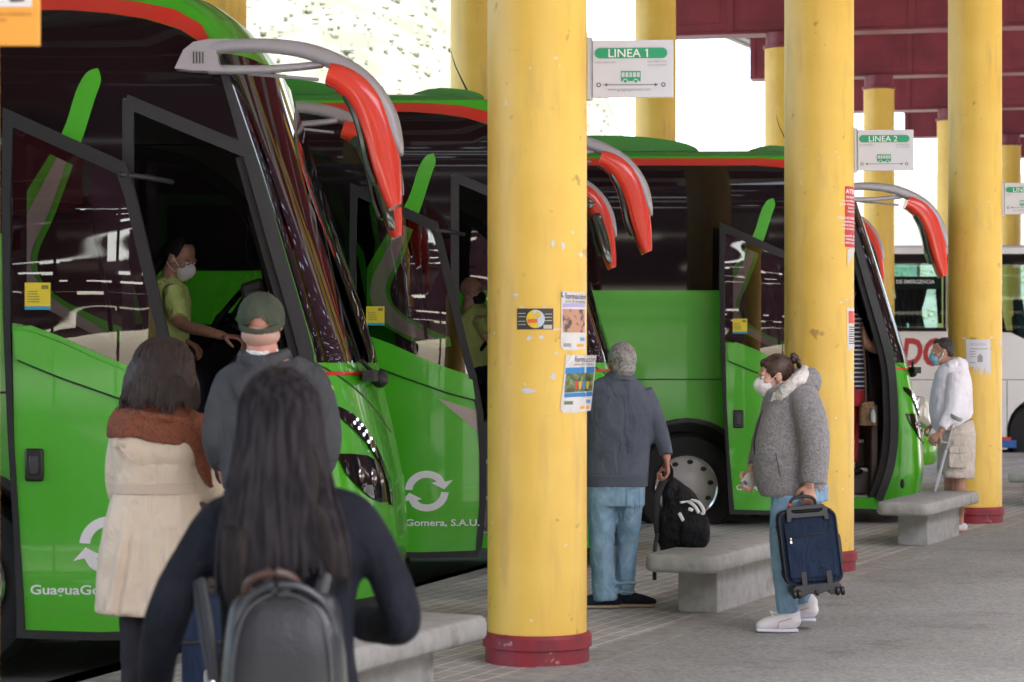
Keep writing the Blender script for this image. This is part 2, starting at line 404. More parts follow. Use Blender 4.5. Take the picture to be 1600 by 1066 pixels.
rows2 = [(-2.36,18.3,'yellow column above the roof of the nearest green coach'),
 (-.37,23.2,'yellow column rising behind the second coach, beside the nearest column'),
 (1.75,28.1,'yellow column behind the LINEA 1 sign'),
 (3.86,32.9,'yellow column half hidden left of the column with the red notice'),
 (6.02,37.8,'yellow column standing above the LINEA 2 sign'),
 (8.13,42.7,'thin far yellow column just left of the column with the tear-off notice'),
 (10.26,47.6,'farthest yellow column, behind the cut off LINEA 3 sign')]
for x, y, l in rows2: column(x, y, l, g2)
# ---- canopy: maroon girders on the columns, light deck above ----
can = thing('station_canopy', 'maroon steel canopy with deep panelled girders and pale soffit', 'canopy', (0,0,0))
def girder(cx, cy):
    d = Vector((.98,-.2,0)).normalized(); nrm = Vector((.2,.98,0)).normalized()
    z0, z1, hw = 6.2, 7.2, .22; a, b = -2.05, 9.5
    mb = MB(); c = Vector((cx, cy, (z0+z1)/2)); mid = d*((a+b)/2)
    mb.obox(c+mid, d*((b-a)/2), nrm*(hw-.03), Vector((0,0,(z1-z0)/2-.003)))
    # flanges and stiffeners make the panels
    for z in (z0+.02, z1-.02): mb.obox(Vector((cx,cy,z))+mid, d*((b-a)/2), nrm*hw, Vector((0,0,.02)))
    k = 0; s = a+.05
    while s < b:
        for sg in (-1, 1): mb.obox(Vector((cx,cy,(z0+z1)/2))+d*s+nrm*sg*(hw-.02), d*.045, nrm*.012, Vector((0,0,(z1-z0)/2-.04)))
        s += 1.28
    s = a+.05
    while s+1.28 < b:     # raised inner panels
        for sg in (-1, 1): 
            cc = Vector((cx,cy,(z0+z1)/2))+d*(s+.64)+nrm*sg*(hw-.028)
            mb.obox(cc, d*.50, nrm*.006, Vector((0,0,(z1-z0)/2-.16)))
        s += 1.28
    mb.build('girder', maroon, can, smooth=False, bevel=.006, bseg=1)
gy = [(1.75+2.12*k, 28.1+4.93*k) for k in range(-13, 6)]
girder(0, 0); gir0 = [o for o in C.objects if o.name == 'girder'][0]
for i, (cx, cy) in enumerate(gy):
    o = gir0 if i == 0 else gir0.copy()
    if i: C.objects.link(o); o.parent = can
    o.location = (cx, cy, 0)
# longitudinal beams over the two rows
for q, hw in (((1.75,28.1),.12), ((8.0,30.2),.12)):
    q = Vector((q[0], q[1], 0)); mb = MB(); a = -62; b = 30
    mb.obox(q+RD*((a+b)/2)+Vector((0,0,7.32)), RD*((b-a)/2), RN*hw, Vector((0,0,.1)))
    mb.build('long_beam', maroon, can, smooth=False)
soff = M('soffit_sheet', (.50,.48,.46), .6, col2=(.42,.40,.38), vscale=3, bump=.3, bscale=3, stretch=(1,18,1))
# deck left part and right part with an open slit between them
def deck(w0, w1, z=7.45):
    q = Vector((1.75,28.1,0)); a = -62; b = 30
    mb = MB(); mb.obox(q+RD*((a+b)/2)+RN*((w0+w1)/2)+Vector((0,0,z+.05)), RD*((b-a)/2), RN*((w1-w0)/2), Vector((0,0,.05)))
    n = int((w1-w0)/.25)
    for i in range(n):
        mb.obox(q+RD*((a+b)/2)+RN*(w0+.12+i*.25)+Vector((0,0,z-.015)), RD*((b-a)/2-.02), RN*.05, Vector((0,0,.018)))
    mb.build('roof_sheet', soff, can, smooth=False)
deck(-3.6, 11.3)
# ---- hill ----
def hill_h(x, y):
    b = max(0, (y-72))
    h = b*.62 + 3.0*mnoise.noise(Vector((x*.03, y*.03, 0)))*min(1, b/10) + 1.0*mnoise.noise(Vector((x*.12, y*.12, 3)))*min(1, b/6)
    q_ = max(0, min(1, (x+9)/22)); q_ = q_*q_*(3-2*q_); h *= 1 - .80*q_
    return h - .2
hv = []; hf = []; NX, NY = 110, 70
for j in range(NY):
    for i in range(NX):
        x = -110+i*3.2; y = 70+j*2.6; hv.append((x, y, hill_h(x, y)))
for j in range(NY-1):
    for i in range(NX-1): a = j*NX+i; hf.append((a, a+1, a+NX+1, a+NX))
hillm = M('dry_hillside', (.092,.091,.080), .95, col2=(.050,.055,.038), vscale=.35, bump=.2, bscale=1.5, bdist=.3, detail=9, vlo=.42, vhi=.62)
h = MB().add(hv, hf).build('hill', hillm); h['kind'] = 'structure'
mb = MB(); rs = random.Random(3)
for k in range(7000):
    y = 74+rs.random()*62; x = -32+rs.random()*75; z = hill_h(x, y); s = .06+.20*rs.random()**2
    for q in range(3):
        c = (x+rs.uniform(-.5,.5)*s, y+rs.uniform(-.5,.5)*s, z+.10*s)
        mb.ell(c, (s*rs.uniform(.4,.8), s*rs.uniform(.4,.8), s*rs.uniform(.5,.9)), seg=6, rings=4)
sh = mb.build('shrubs', M('dry_shrub', (.105,.115,.075), .9, col2=(.12,.12,.09), vscale=1.2, bump=.1, bscale=8, bdist=.1), smooth=False); sh['kind'] = 'stuff'
# ---- benches ----
def bench(off, label):
    n0 = Vector((.765, 13.6, 0))+Vector(off)
    u = RD; v = RN; t = thing('bench', label, 'bench', tuple(n0), 'concrete benches along the platform edge')
    P = lambda a, b, z: n0+u*a+v*b+Vector((0,0,z))
    # slab: stadium edge profile extruded along, ends rounded too
    L_, Wd, z0, z1 = 1.95, .46, .265, .372
    mb = MB(); rings = []
    prof = [(0,.055,z0),(.02,.02,z0+.008),(.045,.0,z0+.03)]
    def ring(ins, z):
        pts = []; r = .09
        for cx, cy, a0 in ((L_-r,Wd-r,0),(r,Wd-r,90),(r,r,180),(L_-r,r,270)):
            for k in range(5):
                a = R(a0+k*22.5); pts.append((cx+(r-ins)*math.cos(a), cy+(r-ins)*math.sin(a), z))
        return pts
    lv = [(.03,z0),(.010,z0+.008),(.001,z0+.024),(0,z0+.05),(.001,z1-.030),(.009,z1-.010),(.024,z1)]
    vs = []; fs = []
    for ins, z in lv: vs += [P(*q) for q in ring(ins, z)]
    N = 20
    for i in range(len(lv)-1):
        for j in range(N): fs.append((i*N+j, i*N+(j+1)%N, (i+1)*N+(j+1)%N, (i+1)*N+j))
    fs.append(tuple(range(N))[::-1]); fs.append(tuple((len(lv)-1)*N+j for j in range(N)))
    mb.add(vs, fs).build('seat', concrete, t, angle=50)
    c = P(.95, Wd/2, z0/2-.001)
    MB().obox(c, u*.60, v*.125, Vector((0,0,z0/2))).build('leg', concrete, t, bevel=.008)
    return t
bench((0,0,0), 'concrete bench with the black backpack standing on it')
bench((2.17,5.06,0), 'concrete bench in front of the man with the crutch')
bench((-2.04,-4.9,0), 'nearest concrete bench behind the long haired woman, left of the column')
bench((4.33,10.15,0), 'far concrete bench cut off at the right edge')
# ---- line signs ----
signw = M('sign_white', (.60,.59,.62), .45); signg = M('sign_green', (.015,.30,.13), .5); ink = M('sign_ink', (.10,.08,.10), .6); inkl = M('sign_grey_ink', (.28,.27,.29), .6)
def line_sign(cx, cy, z0, w, hh, word, left, right, label, url=None):
    t = thing('line_sign', label, 'sign', (cx, cy, z0), 'white line signs on the columns')
    tilt = -.05
    def P(x, y, o=0): return Vector((cx+x, cy+tilt*x-o, z0+y))
    MB().obox(P(w/2+.02, hh/2), Vector((w/2,tilt*w/2,0)), Vector((0,.012,0)), Vector((0,0,hh/2))).build('panel', signw, t, bevel=.003)
    MB().tube([(cx, cy, z0-.012, .02,.03), (cx, cy, z0+hh+.012, .02,.03)], k=1, seg=10, round_=False).build('bracket', M('sign_bracket', (.45,.45,.45), .4, metal=.5), t)
    s = w/.40
    x0, x1, yc, r = .03*s, w-.01*s, hh-.065*s, .026*s
    poly = [(x1-r+r*math.cos(R(a)), yc+r*math.sin(R(a))) for a in range(-90,91,15)]+[(x0+r+r*math.cos(R(a)), yc+r*math.sin(R(a))) for a in range(90,271,15)]
    MB().prism(poly, .0135, .0150, lambda x,y,z: P(x, z, y)).build('title_band', signg, t, smooth=False)
    mb = MB(); put_text(mb, word, .058*s, lambda x, y: P(w/2+x, yc-.02*s+y, .0158), bold=.0004, sx=1.05)
    if word.endswith('1'):
        v1 = max(v.x for v in mb.v); zt = max(v.z for v in mb.v); mb.add([(v1-.005*s, mb.v[0].y, zt), (v1-.0005*s, mb.v[0].y, zt), (v1-.005*s, mb.v[0].y, zt-.006*s), (v1-.014*s, mb.v[0].y, zt-.012*s), (v1-.015*s, mb.v[0].y, zt-.008*s)], [(0,1,2),(0,2,3,4)])
    mb.build('title_lettering', M('sign_letter_white', (.75,.75,.75), .5), t, smooth=False)
    mb = MB(); put_text(mb, left, .0135*s, lambda x, y: P(x0+x, hh-.115*s+y, .0140), align='LEFT')
    mb.build('small_lettering', inkl, t, smooth=False); mb = MB()
    for i, l in enumerate(right): put_text(mb, l, .0135*s, lambda x, y: P(x1+x-.002, hh-(.112+.017*i)*s+y, .0140), align='RIGHT')
    mb.build('small_lettering', inkl, t, smooth=False); mb = MB()
    if url: put_text(mb, url, .021*s, lambda x, y: P(w/2+x, .033*s+y, .0140))
    if url: mb.build('web_address', inkl, t, smooth=False)
    mb = MB(); ya = .062*s+(.0 if url else -.014*s)
    mb.prism([(x0+.045*s, ya),(x0+.062*s, ya+.008*s),(x0+.062*s, ya+.0015*s),(x1-.062*s, ya+.0015*s),(x1-.062*s, ya+.008*s),(x1-.045*s, ya),(x1-.062*s, ya-.008*s),(x1-.062*s, ya-.0015*s),(x0+.062*s, ya-.0015*s),(x0+.062*s, ya-.008*s)], .0135, .0148, lambda x,y,z: P(x, z, y))
    for xc in (x0+.02*s, x1-.02*s):
        vs = []; fs = []
        for k in range(20):
            a = 2*math.pi*k/20
            for rr in (.007*s, .0115*s): vs.append(P(xc+rr*math.cos(a), ya+rr*math.sin(a), .0145))
        for k in range(20): a = 2*k; b = 2*((k+1)%20); fs.append((a, a+1, b+1, b))
        mb.add(vs, fs)
    mb.build('route_arrow', ink, t, smooth=False)
    mb = MB(); bw, bh, bx, by = .098*s, .05*s, w/2-.04*s, ya+.018*s
    f = lambda x,y,z: P(x, z, y)
    mb.prism([(bx,by),(bx+bw,by),(bx+bw,by+.02*s),(bx,by+.02*s)], .0135, .0146, f)
    mb.prism([(bx,by+.044*s),(bx+bw,by+.044*s),(bx+bw,by+.05*s),(bx,by+.05*s)], .0135, .0146, f)
    for k in range(6): xx = bx+k*(bw-.004*s)/5; mb.prism([(xx,by+.02*s),(xx+.004*s,by+.02*s),(xx+.004*s,by+.044*s),(xx,by+.044*s)], .0135, .0146, f)
    mb.build('bus_symbol', signg, t, smooth=False)
    mb = MB()
    for xx in (bx+.022*s, bx+bw-.024*s):
        mb.prism([(xx+.012*s*math.cos(R(a)), by+.0+.012*s*math.sin(R(a))) for a in range(0,360,20)], .0148, .0152, f)
    mb.build('wheel_ring', signw, t, smooth=False)
    mb = MB()
    for xx in (bx+.022*s, bx+bw-.024*s):
        mb.prism([(xx+.008*s*math.cos(R(a)), by+.0+.008*s*math.sin(R(a))) for a in range(0,360,20)], .0153, .0157, f)
    mb.build('wheel_symbol', signg, t, smooth=False)
    return t
zs = lambda py, Y: CH+(HZ-py)*Y/F
line_sign(colA[0]+.258, 11.60, zs(153,11.6), .405, .288, 'LINEA 1', 'VALLE GRAN REY', ['SAN SEBASTIAN','DE LA GOMERA'], 'white LINEA 1 sign on the nearest full column', 'www.guaguagomera.com')
line_sign(colB[0]+.258, 16.67, zs(267,16.67), .40, .295, 'LINEA 2', 'VALLEHERMOSO', ['SAN SEBASTIAN','DE LA GOMERA'], 'white LINEA 2 sign on the column with the red notice')
line_sign(colC[0]+.258, 21.7, zs(335,21.7), .40, .295, 'LINEA 3', 'ALAJERO', ['SAN SEBASTIAN','DE LA GOMERA'], 'white LINEA 3 sign cut off by the right edge', 'www.guaguagomera.com')
# orange information sign top left
t = thing('information_sign', 'orange sign with a white plate, cut off at the top left corner', 'sign', W(30,70,6.35))
Yo = 6.32
def PO(px, py, o=0): p = W(px, py, Yo); p.y -= o; return p
a = PO(-55, 71); b = PO(61, -70)
MB().box((a.x, Yo, a.z), (b.x, Yo+.02, b.z)).build('panel', M('orange_sign', (.85,.38,.05), .5), t, bevel=.002)
a = PO(-50, 11); b = PO(50, -60)
MB().box((a.x, Yo-.004, a.z), (b.x, Yo-.0005, b.z)).build('plate', white, t)
mb = MB()
for py, x0, x1 in ((24,-45,58),(33,-45,38)):
    a = PO(x0, py+1.3); b = PO(x1, py-1.3)
    put_text(mb, 'INFORMACION HORARIOS' if py == 24 else 'SAN SEBASTIAN', .0135, lambda x, y: Vector((a.x+x, Yo-.0015, a.z+y)), align='LEFT')
    mb.build('lettering', M('brown_ink', (.35,.12,.03), .6), t, smooth=False); mb = MB()
mb = MB()
mb.prism([(PO(x,y).x, PO(x,y).z) for x, y in ((12,-3),(40,-3),(38,3),(18,4))], Yo-.007, Yo-.0045)
mb.build('symbol', ink, t, smooth=False)
# ---- posters wrapped on columns ----
def wrapper(col, tilt=0, r=.2515):
    cx, cy = col
    pxs = F/(cy)
    def f(px, py, lift=0):
        s = (px-(800+cx*F/cy))/(.25*pxs*1.0); s = max(-.999, min(.999, s)); a = math.asin(s); rr = r+lift
        y = cy-rr*math.cos(a)
        return Vector((cx+rr*math.sin(a), y, CH+(HZ-py)*cy/F))
    return f
def wrapped(mb, f, poly, lift=0, step=3):
    """flat polygon in photo columns/rows of the column's plane, bent round the shaft"""
    v, t, bd = fill2d([poly], step); mb.add([f(x, y, lift) for x, y in v], [tuple(q) for q in t])
def rect(x0, y0, x1, y1): return [(x0,y0),(x1,y0),(x1,y1),(x0,y1)]
paper = M('poster_paper', (.66,.64,.63), .7, col2=(.58,.57,.56), vscale=20, bump=.2, bscale=25); blue_i = M('blue_ink', (.03,.20,.48), .6)
fA = wrapper(colA)
def arc(cx, cy, r, a0, a1, n=14): return [(cx+r*math.cos(R(a0+(a1-a0)*i/n)), cy+r*math.sin(R(a0+(a1-a0)*i/n))) for i in range(n+1)]
t = thing('card_notice', 'small black card with a round yellow and white emblem on the nearest column', 'notice', fA(836,500))
def sheet(t, f, poly, mat, name, lift=.0, step=3):
    mb = MB(); wrapped(mb, f, poly, lift, step); return mb.build(name, mat, t, smooth=True)
sheet(t, fA, rect(808,484,863,516), M('card_black', (.035,.033,.03), .5), 'card', .001)
sheet(t, fA, arc(836,500,14,0,360,24)[:-1], M('card_yellow', (.75,.5,.03), .5), 'emblem_disc', .002)
sheet(t, fA, arc(836,500,14,-110,70,14)+arc(838.2,506.5,7,70,-110,8)[::-1][:0], M('card_pale', (.50,.55,.62), .5), 'emblem_half', .003)
sheet(t, fA, arc(839,494,5,0,360,12)[:-1], M('card_yellow2', (.7,.47,.03), .5), 'emblem_dot', .004, 2)
mb = MB(); wrapped(mb, fA, rect(824,500,839,506), .0045); mb.build('emblem_flash', M('orange_ink', (.75,.15,.02), .5), t)
mb = MB()
for y in (491,496,503,508): wrapped(mb, fA, rect(810,y,821,y+1), .002)
for y in (492,497,502): wrapped(mb, fA, rect(850,y,861,y+1), .002)
wrapped(mb, fA, rect(848,509,861,515), .002)
mb.build('fine_print', M('pale_print', (.5,.48,.4), .6), t)
def job_poster(y0, y1, x0, x1, label, curl, kind):
    f0 = fA
    def f(px, py, lift=0):
        # the upper poster hugs the shaft, the lower one stands off at its right edge
        p = f0(min(px, 912), py, lift+.001)
        if px > 912: p = p+Vector(((px-912)*11.6/F, .0, 0))+Vector((0,-.0008*(px-912),0))
        return p
    t = thing('poster', label, 'poster', f(x0, y1), 'job training posters on the nearest column')
    w = x1-x0; sk = curl
    X = lambda a, b: (x0+a*w+sk*(1-b), y0+b*(y1-y0))
    sheet(t, f, [X(.03,.02),X(1,.03),X(.99,.5),X(.97,.97),X(.5,1),X(.1,.99),X(0,.93),X(.02,.5)], paper, 'sheet', .001)
    mb = MB()
    tw = 'formación'
    put_text(mb, tw, 12.5, lambda x, y: f(*[(a, b) for a, b in [X(.97,.135)]][0]+(.003,)) if False else f(X(.97,.14)[0]+x, X(.97,.14)[1]-y, .0045), align='RIGHT', bold=.12, sx=.62)
    put_text(mb, 'para el empleo', 6.5, lambda x, y: f(X(.95,.20)[0]+x, X(.95,.20)[1]-y, .003), align='RIGHT', sx=.8)
    mb.build('heading', ink, t, smooth=False)
    if kind:
        sheet(t, f, [X(.05,.24),X(.97,.22),X(.97,.32),X(.05,.34)], blue_i, 'blue_band', .002)
        sheet(t, f, [X(.08,.34),X(.96,.32),X(.96,.64),X(.08,.66)], M('photo_green', (.05,.075,.03), .6, col2=(.22,.26,.12), vscale=40), 'photo_print', .002)
        for i, c in enumerate(((.55,.05,.03),(.65,.35,.02),(.03,.2,.5),(.6,.45,.03))):
            sheet(t, f, [X(.38+.12*i,.47),X(.48+.12*i,.47),X(.47+.12*i,.60),X(.40+.12*i,.60)], M('bin%d' % i, c, .6), 'printed_bin', .003)
        sheet(t, f, [X(.08,.67),X(.97,.65),X(.97,.72),X(.08,.74)], blue_i, 'blue_band', .002)
        sheet(t, f, [X(.1,.80),X(.38,.80),X(.38,.86),X(.1,.86)], M('logo_green', (.12,.2,.12), .6), 'green_mark', .002)
    else:
        sheet(t, f, [X(.08,.22),X(.95,.20),X(.95,.27),X(.08,.28)], M('lilac_ink', (.42,.36,.6), .6), 'lilac_band', .002)
        sheet(t, f, [X(.08,.31),X(.94,.31),X(.94,.70),X(.08,.70)], M('photo_skin', (.50,.26,.17), .6, col2=(.10,.07,.06), vscale=22, vlo=.48, vhi=.56), 'photo_print', .002)
        sheet(t, f, [X(.02,.04),X(.2,.04),X(.06,.13)], blue_i, 'blue_mark', .002)
        sheet(t, f, [X(.1,.88),X(.4,.88),X(.4,.94),X(.1,.94)], M('grey_mark', (.3,.32,.3), .6), 'grey_mark', .002)
    sheet(t, f, [X(.62,.89),X(.9,.89),X(.9,.94),X(.62,.94)], M('orange_mark', (.8,.35,.02), .6), 'orange_mark', .002)
    sheet(t, f, [X(.75,.78),X(.93,.78),X(.93,.84),X(.75,.84)], M('blue_mark', (.15,.3,.55), .6), 'blue_mark', .002)
    # turned-over corner
    mb = MB(); wrapped(mb, lambda x, y, l=0: f(x, y, .004+.0006*max(0, 14-abs(x-x0))), [X(.02,.22 if kind else .08),X(.26 if kind else .10,.0),X(.28 if kind else .12,.10)] , 0, 2)
    mb.build('curled_corner', M('paper_back', (.72,.71,.71), .7), t)
    return t
job_poster(456, 548, 874, 914, 'upper white poster with a photo of arms on the nearest column', 0, 0)
job_poster(553, 644, 873, 922, 'lower white poster with blue bands peeling off the nearest column', 8, 1)
mb = MB(); rs = random.Random(5)
scr = []
for cx, cy, a, b in ((806,463,4,3),(862,385,3,6),(878,388,3,8),(845,528,5,3),(826,529,5,4),(824,610,13,4),(863,588,5,5),(868,552,3,2),(906,400,4,3),(893,366,2,3),(850,482,5,1.5),(816,482,5,1.5),(868,516,8,1.5)):
    poly = [(cx+a*math.cos(R(q))*rs.uniform(.6,1.2), cy+b*math.sin(R(q))*rs.uniform(.6,1.2)) for q in range(0,360,36)]
    mb = MB(); wrapped(mb, fA, poly, .0006, 2); tag(mb.build('paper_scrap', paper), 'torn white scrap of an old poster stuck on the nearest column', 'paper scrap', 'paper scraps on the nearest column')
# column B: red notice and small label
fB = wrapper(colB)
t = thing('warning_notice', 'tall red ATENCION notice wrapped on the column with the suitcase woman', 'notice', fB(1325,388))
sheet(t, fB, rect(1314,294,1336,388), M('notice_red', (.55,.03,.035), .5), 'sheet', .001)
mb = MB(); put_text(mb, 'ATENCIÓN', 9.5, lambda x, y: fB(1315.5+x, 305-y, .002), align='LEFT', bold=.25, sx=.85)
rl = ['USUARIOS', 'Les recordamos', 'que es obligatorio', 'el uso de', 'mascarilla', '', 'ADEMAS SE DEBEN', 'desinfectar las', 'manos antes de', 'subir al autobus', '', 'Recuerde que', 'Gracias por', 'su colaboracion']
for i, l in enumerate(rl):
    if l: put_text(mb, l, 5.2, lambda x, y: fB(1333.5+x, 312.5+5.4*i-y, .002), align='RIGHT', sx=.75, bold=.1)
mb.build('lettering', white, t, smooth=False)
sheet(t, fB, [(1318,392),(1328,388),(1336,388),(1330,398),(1320,412),(1317,420)], M('peeled_paper', (.6,.58,.55), .7), 'peeled_corner', .003)
t = thing('small_notice', 'small white and red label below the red notice, same column', 'notice', fB(1328,548))
sheet(t, fB, [(1317,482),(1335,482),(1335,546),(1318,548)], paper, 'sheet', .001)
sheet(t, fB, rect(1320,487,1335,506), M('label_red', (.7,.08,.03), .5), 'red_field', .002)
mb = MB()
for i in range(8): wrapped(mb, fB, rect(1321,511+i*3.6,1333,512.6+i*3.6), .002)
mb.build('fine_print', ink, t, smooth=False)
mb = MB()
for cx, cy, a, b in ((1325,588,2,5),(1333,575,2,3),(1330,610,2,2),(1333,465,2,4),(1307,474,3,2),(1334,660,1.5,9),(1332,690,1.2,5),(1318,470,2,3),(1299,652,2,2)):
    wrapped(mb, fB, [(cx+a*math.cos(R(q))*rs.uniform(.6,1.2), cy+b*math.sin(R(q))*rs.uniform(.6,1.2)) for q in range(0,360,45)], .0006, 2)
    tag(mb.build('paper_scrap', paper), 'torn scrap of paper on the column with the red notice', 'paper scrap', 'paper scraps on the column with the red notice'); mb = MB()
fC = wrapper(colC)
t = thing('tear_off_notice', 'white notice with tear-off strips behind the man with the crutch', 'notice', fC(1522,585))
nw = M('notice_paper', (.62,.62,.66), .7)
poly = [(1502,531),(1539,531),(1540,571)]
xx = 1540
while xx > 1516: poly += [(xx,585 if rs.random() > .3 else 573),(xx-4,584),(xx-4,573)]; xx -= 4.6
poly += [(1503,572)]
sheet(t, fC, poly, nw, 'sheet', .001)
mb = MB()
put_text(mb, 'SE ALQUILA', 5, lambda x, y: fC(1521+x, 540-y, .002), sx=.9)
for y in (545,549,553,557,566): wrapped(mb, fC, rect(1508,y,1516 if y > 548 else 1535,y+1.2), .002)
wrapped(mb, fC, [(1519,566),(1519,557),(1523,553),(1527,557),(1527,566)], .002)
mb.build('print', inkl, t, smooth=False)
mb = MB()
for cx, cy, a, b in ((1562,556,2.5,11),(1559,535,2,7),(1541,528,3,2),(1500,529,3,2)):
    wrapped(mb, fC, [(cx+a*math.cos(R(q))*rs.uniform(.6,1.2), cy+b*math.sin(R(q))*rs.uniform(.6,1.2)) for q in range(0,360,45)], .0006, 2)
    tag(mb.build('paper_scrap', paper), 'torn scrap of paper on the column with the tear-off notice', 'paper scrap', 'paper scraps on the column with the tear-off notice'); mb = MB()

screenm = M('screen_maroon', (.10,.018,.028), .5)
# unseen maroon screen behind the camera, added to shape what the coach windows reflect
refl_screen = thing('reflection_screen', 'unseen maroon slatted screen on posts, added to shape the coach window reflections', 'reflection screen', (0,-31,0))
rs = random.Random(9); mb = MB()
def louvres(P0, d, nrm, length, top=15):
    z = 2.7
    while z < top:
        hgt = rs.choice((.35,.5,.7)); gap = rs.choice((0,0,.05,.0,.14)); x = 0
        while x < length:     # long boards; here and there a board has a notch that lets the sky through
            L_ = rs.uniform(.5,4); cut = rs.uniform(.03,.20) if rs.random() < .33 else gap*.3
            mb.obox(P0+d*(x+L_/2)+Vector((0,0,z+(hgt-cut)/2)), d*(L_/2+.01), nrm*.1, Vector((0,0,(hgt-cut)/2))); x += L_
        z += hgt
louvres(Vector((-55,-31,0)), Vector((1,0,0)), Vector((0,1,0)), 105); louvres(Vector((27,-31,0)), Vector((0,1,0)), Vector((1,0,0)), 80, 23)
mb.build('slats', screenm, refl_screen, smooth=False)
MB().box((-55,-44,15.2),(50,-30.5,15.5)).build('roof', maroon, refl_screen, smooth=False)
mb = MB()
for i in range(12): mb.cyl((-52+i*9,-31.5,-.15),(-52+i*9,-31.5,15.2),.2)
mb.build('post', maroon, refl_screen)
# =============== GREEN COACHES ===============
# local frame: u forward (world +x), v away from the camera side, z up
CT = [(.1,1.42),(.15,1.43),(.47,1.5),(.83,1.51),(1.2,1.5),(1.56,1.46),(2.1,1.30),(2.57,1.16),(3.03,1.0),(3.14,.96),(3.33,.83),(3.42,.68),(3.46,.5),(3.49,.2),(3.50,-.2),(3.505,-.6)]
TT = [(.1,1.84),(.15,1.85),(.47,1.9),(.83,1.87),(1.23,1.78),(1.56,1.70),(2.1,1.53),(2.7,1.33),(3.14,1.19),(3.33,1.06),(3.42,.95),(3.46,.8),(3.49,.5),(3.50,.0),(3.505,-.4)]
IT = [(.1,.02),(.3,0),(3.1,.0),(3.25,.012),(3.33,.03),(3.42,.085),(3.46,.15),(3.49,.32),(3.50,.6),(3.505,1.2)]
def Cz(z): return interp(CT, z)
def S(U, z, off=0.0, rel=False):
    def s0(U, z):
        c = Cz(z); b = interp(TT, z)-c; ins = interp(IT, z); a = U if rel else U-c
        if a <= 0: return Vector((c+a, ins, z))
        th = min(a/1.5, 1)*math.pi/2; e = .82
        return Vector((c+b*math.sin(th)**e, 1.275-(1.275-ins)*max(0, math.cos(th))**e, z))
    p = s0(U, z)
    if off:
        h = .01; n = (s0(U+h, z)-s0(U-h, z)).cross(s0(U, min(z+h,3.5))-s0(U, z-h))
        if rel and U >= 1.49: n = Vector((1,0,.15))
        if n.length > 1e-12: p = p+n.normalized()*off
    return p
def patch(mb, loops, off=0, thick=.012, step=.12, rel=False, far=False, shift=(0,0,0), base=None, inner=False):
    v, t, bd = fill2d(loops, step); n = len(v)
    sf = base or (lambda U, z, o: S(U, z, o, rel))
    A = [sf(x, y, off) for x, y in v]+[sf(x, y, off-thick) for x, y in v]
    if far: A = [Vector((p.x, 2.55-p.y, p.z)) for p in A]
    fs = [tuple(q) for q in t]+[tuple(i+n for i in q[::-1]) for q in t]+[(b, a, a+n, b+n) for a, b in bd]
    if far: fs = [f[::-1] for f in fs]
    mb.add([p+Vector(shift) for p in A], fs)
    if inner:
        k = len(mb.f)-len(fs)+len(t)
        for i in range(len(t)): mb.m[k+i] = 1
def ribbon(path, k=5):
    """closed outline from (x, z, halfwidth-left, halfwidth-right)"""
    P = catmull(path, k); Lf = []; Rt = []
    for i, p in enumerate(P):
        a = P[max(0, i-1)]; b = P[min(len(P)-1, i+1)]; d = Vector((b[0]-a[0], b[1]-a[1])).normalized(); n = Vector((-d.y, d.x))
        Lf.append((p[0]+n.x*p[2], p[1]+n.y*p[2])); Rt.append((p[0]-n.x*p[3], p[1]-n.y*p[3]))
    return Lf+Rt[::-1]
led = M('led_lamp', (.8,.8,1), .3, emit=((.75,.8,1),.8))
seatm = M('coach_interior', (.085,.082,.085), .7)
stepm = M('step_lining', (.16,.13,.12), .7, col2=(.12,.10,.09), vscale=8)
alu = M('aluminium_edge', (.5,.5,.5), .35, metal=.7)
cream = M('cream_lining', (.55,.54,.52), .6)

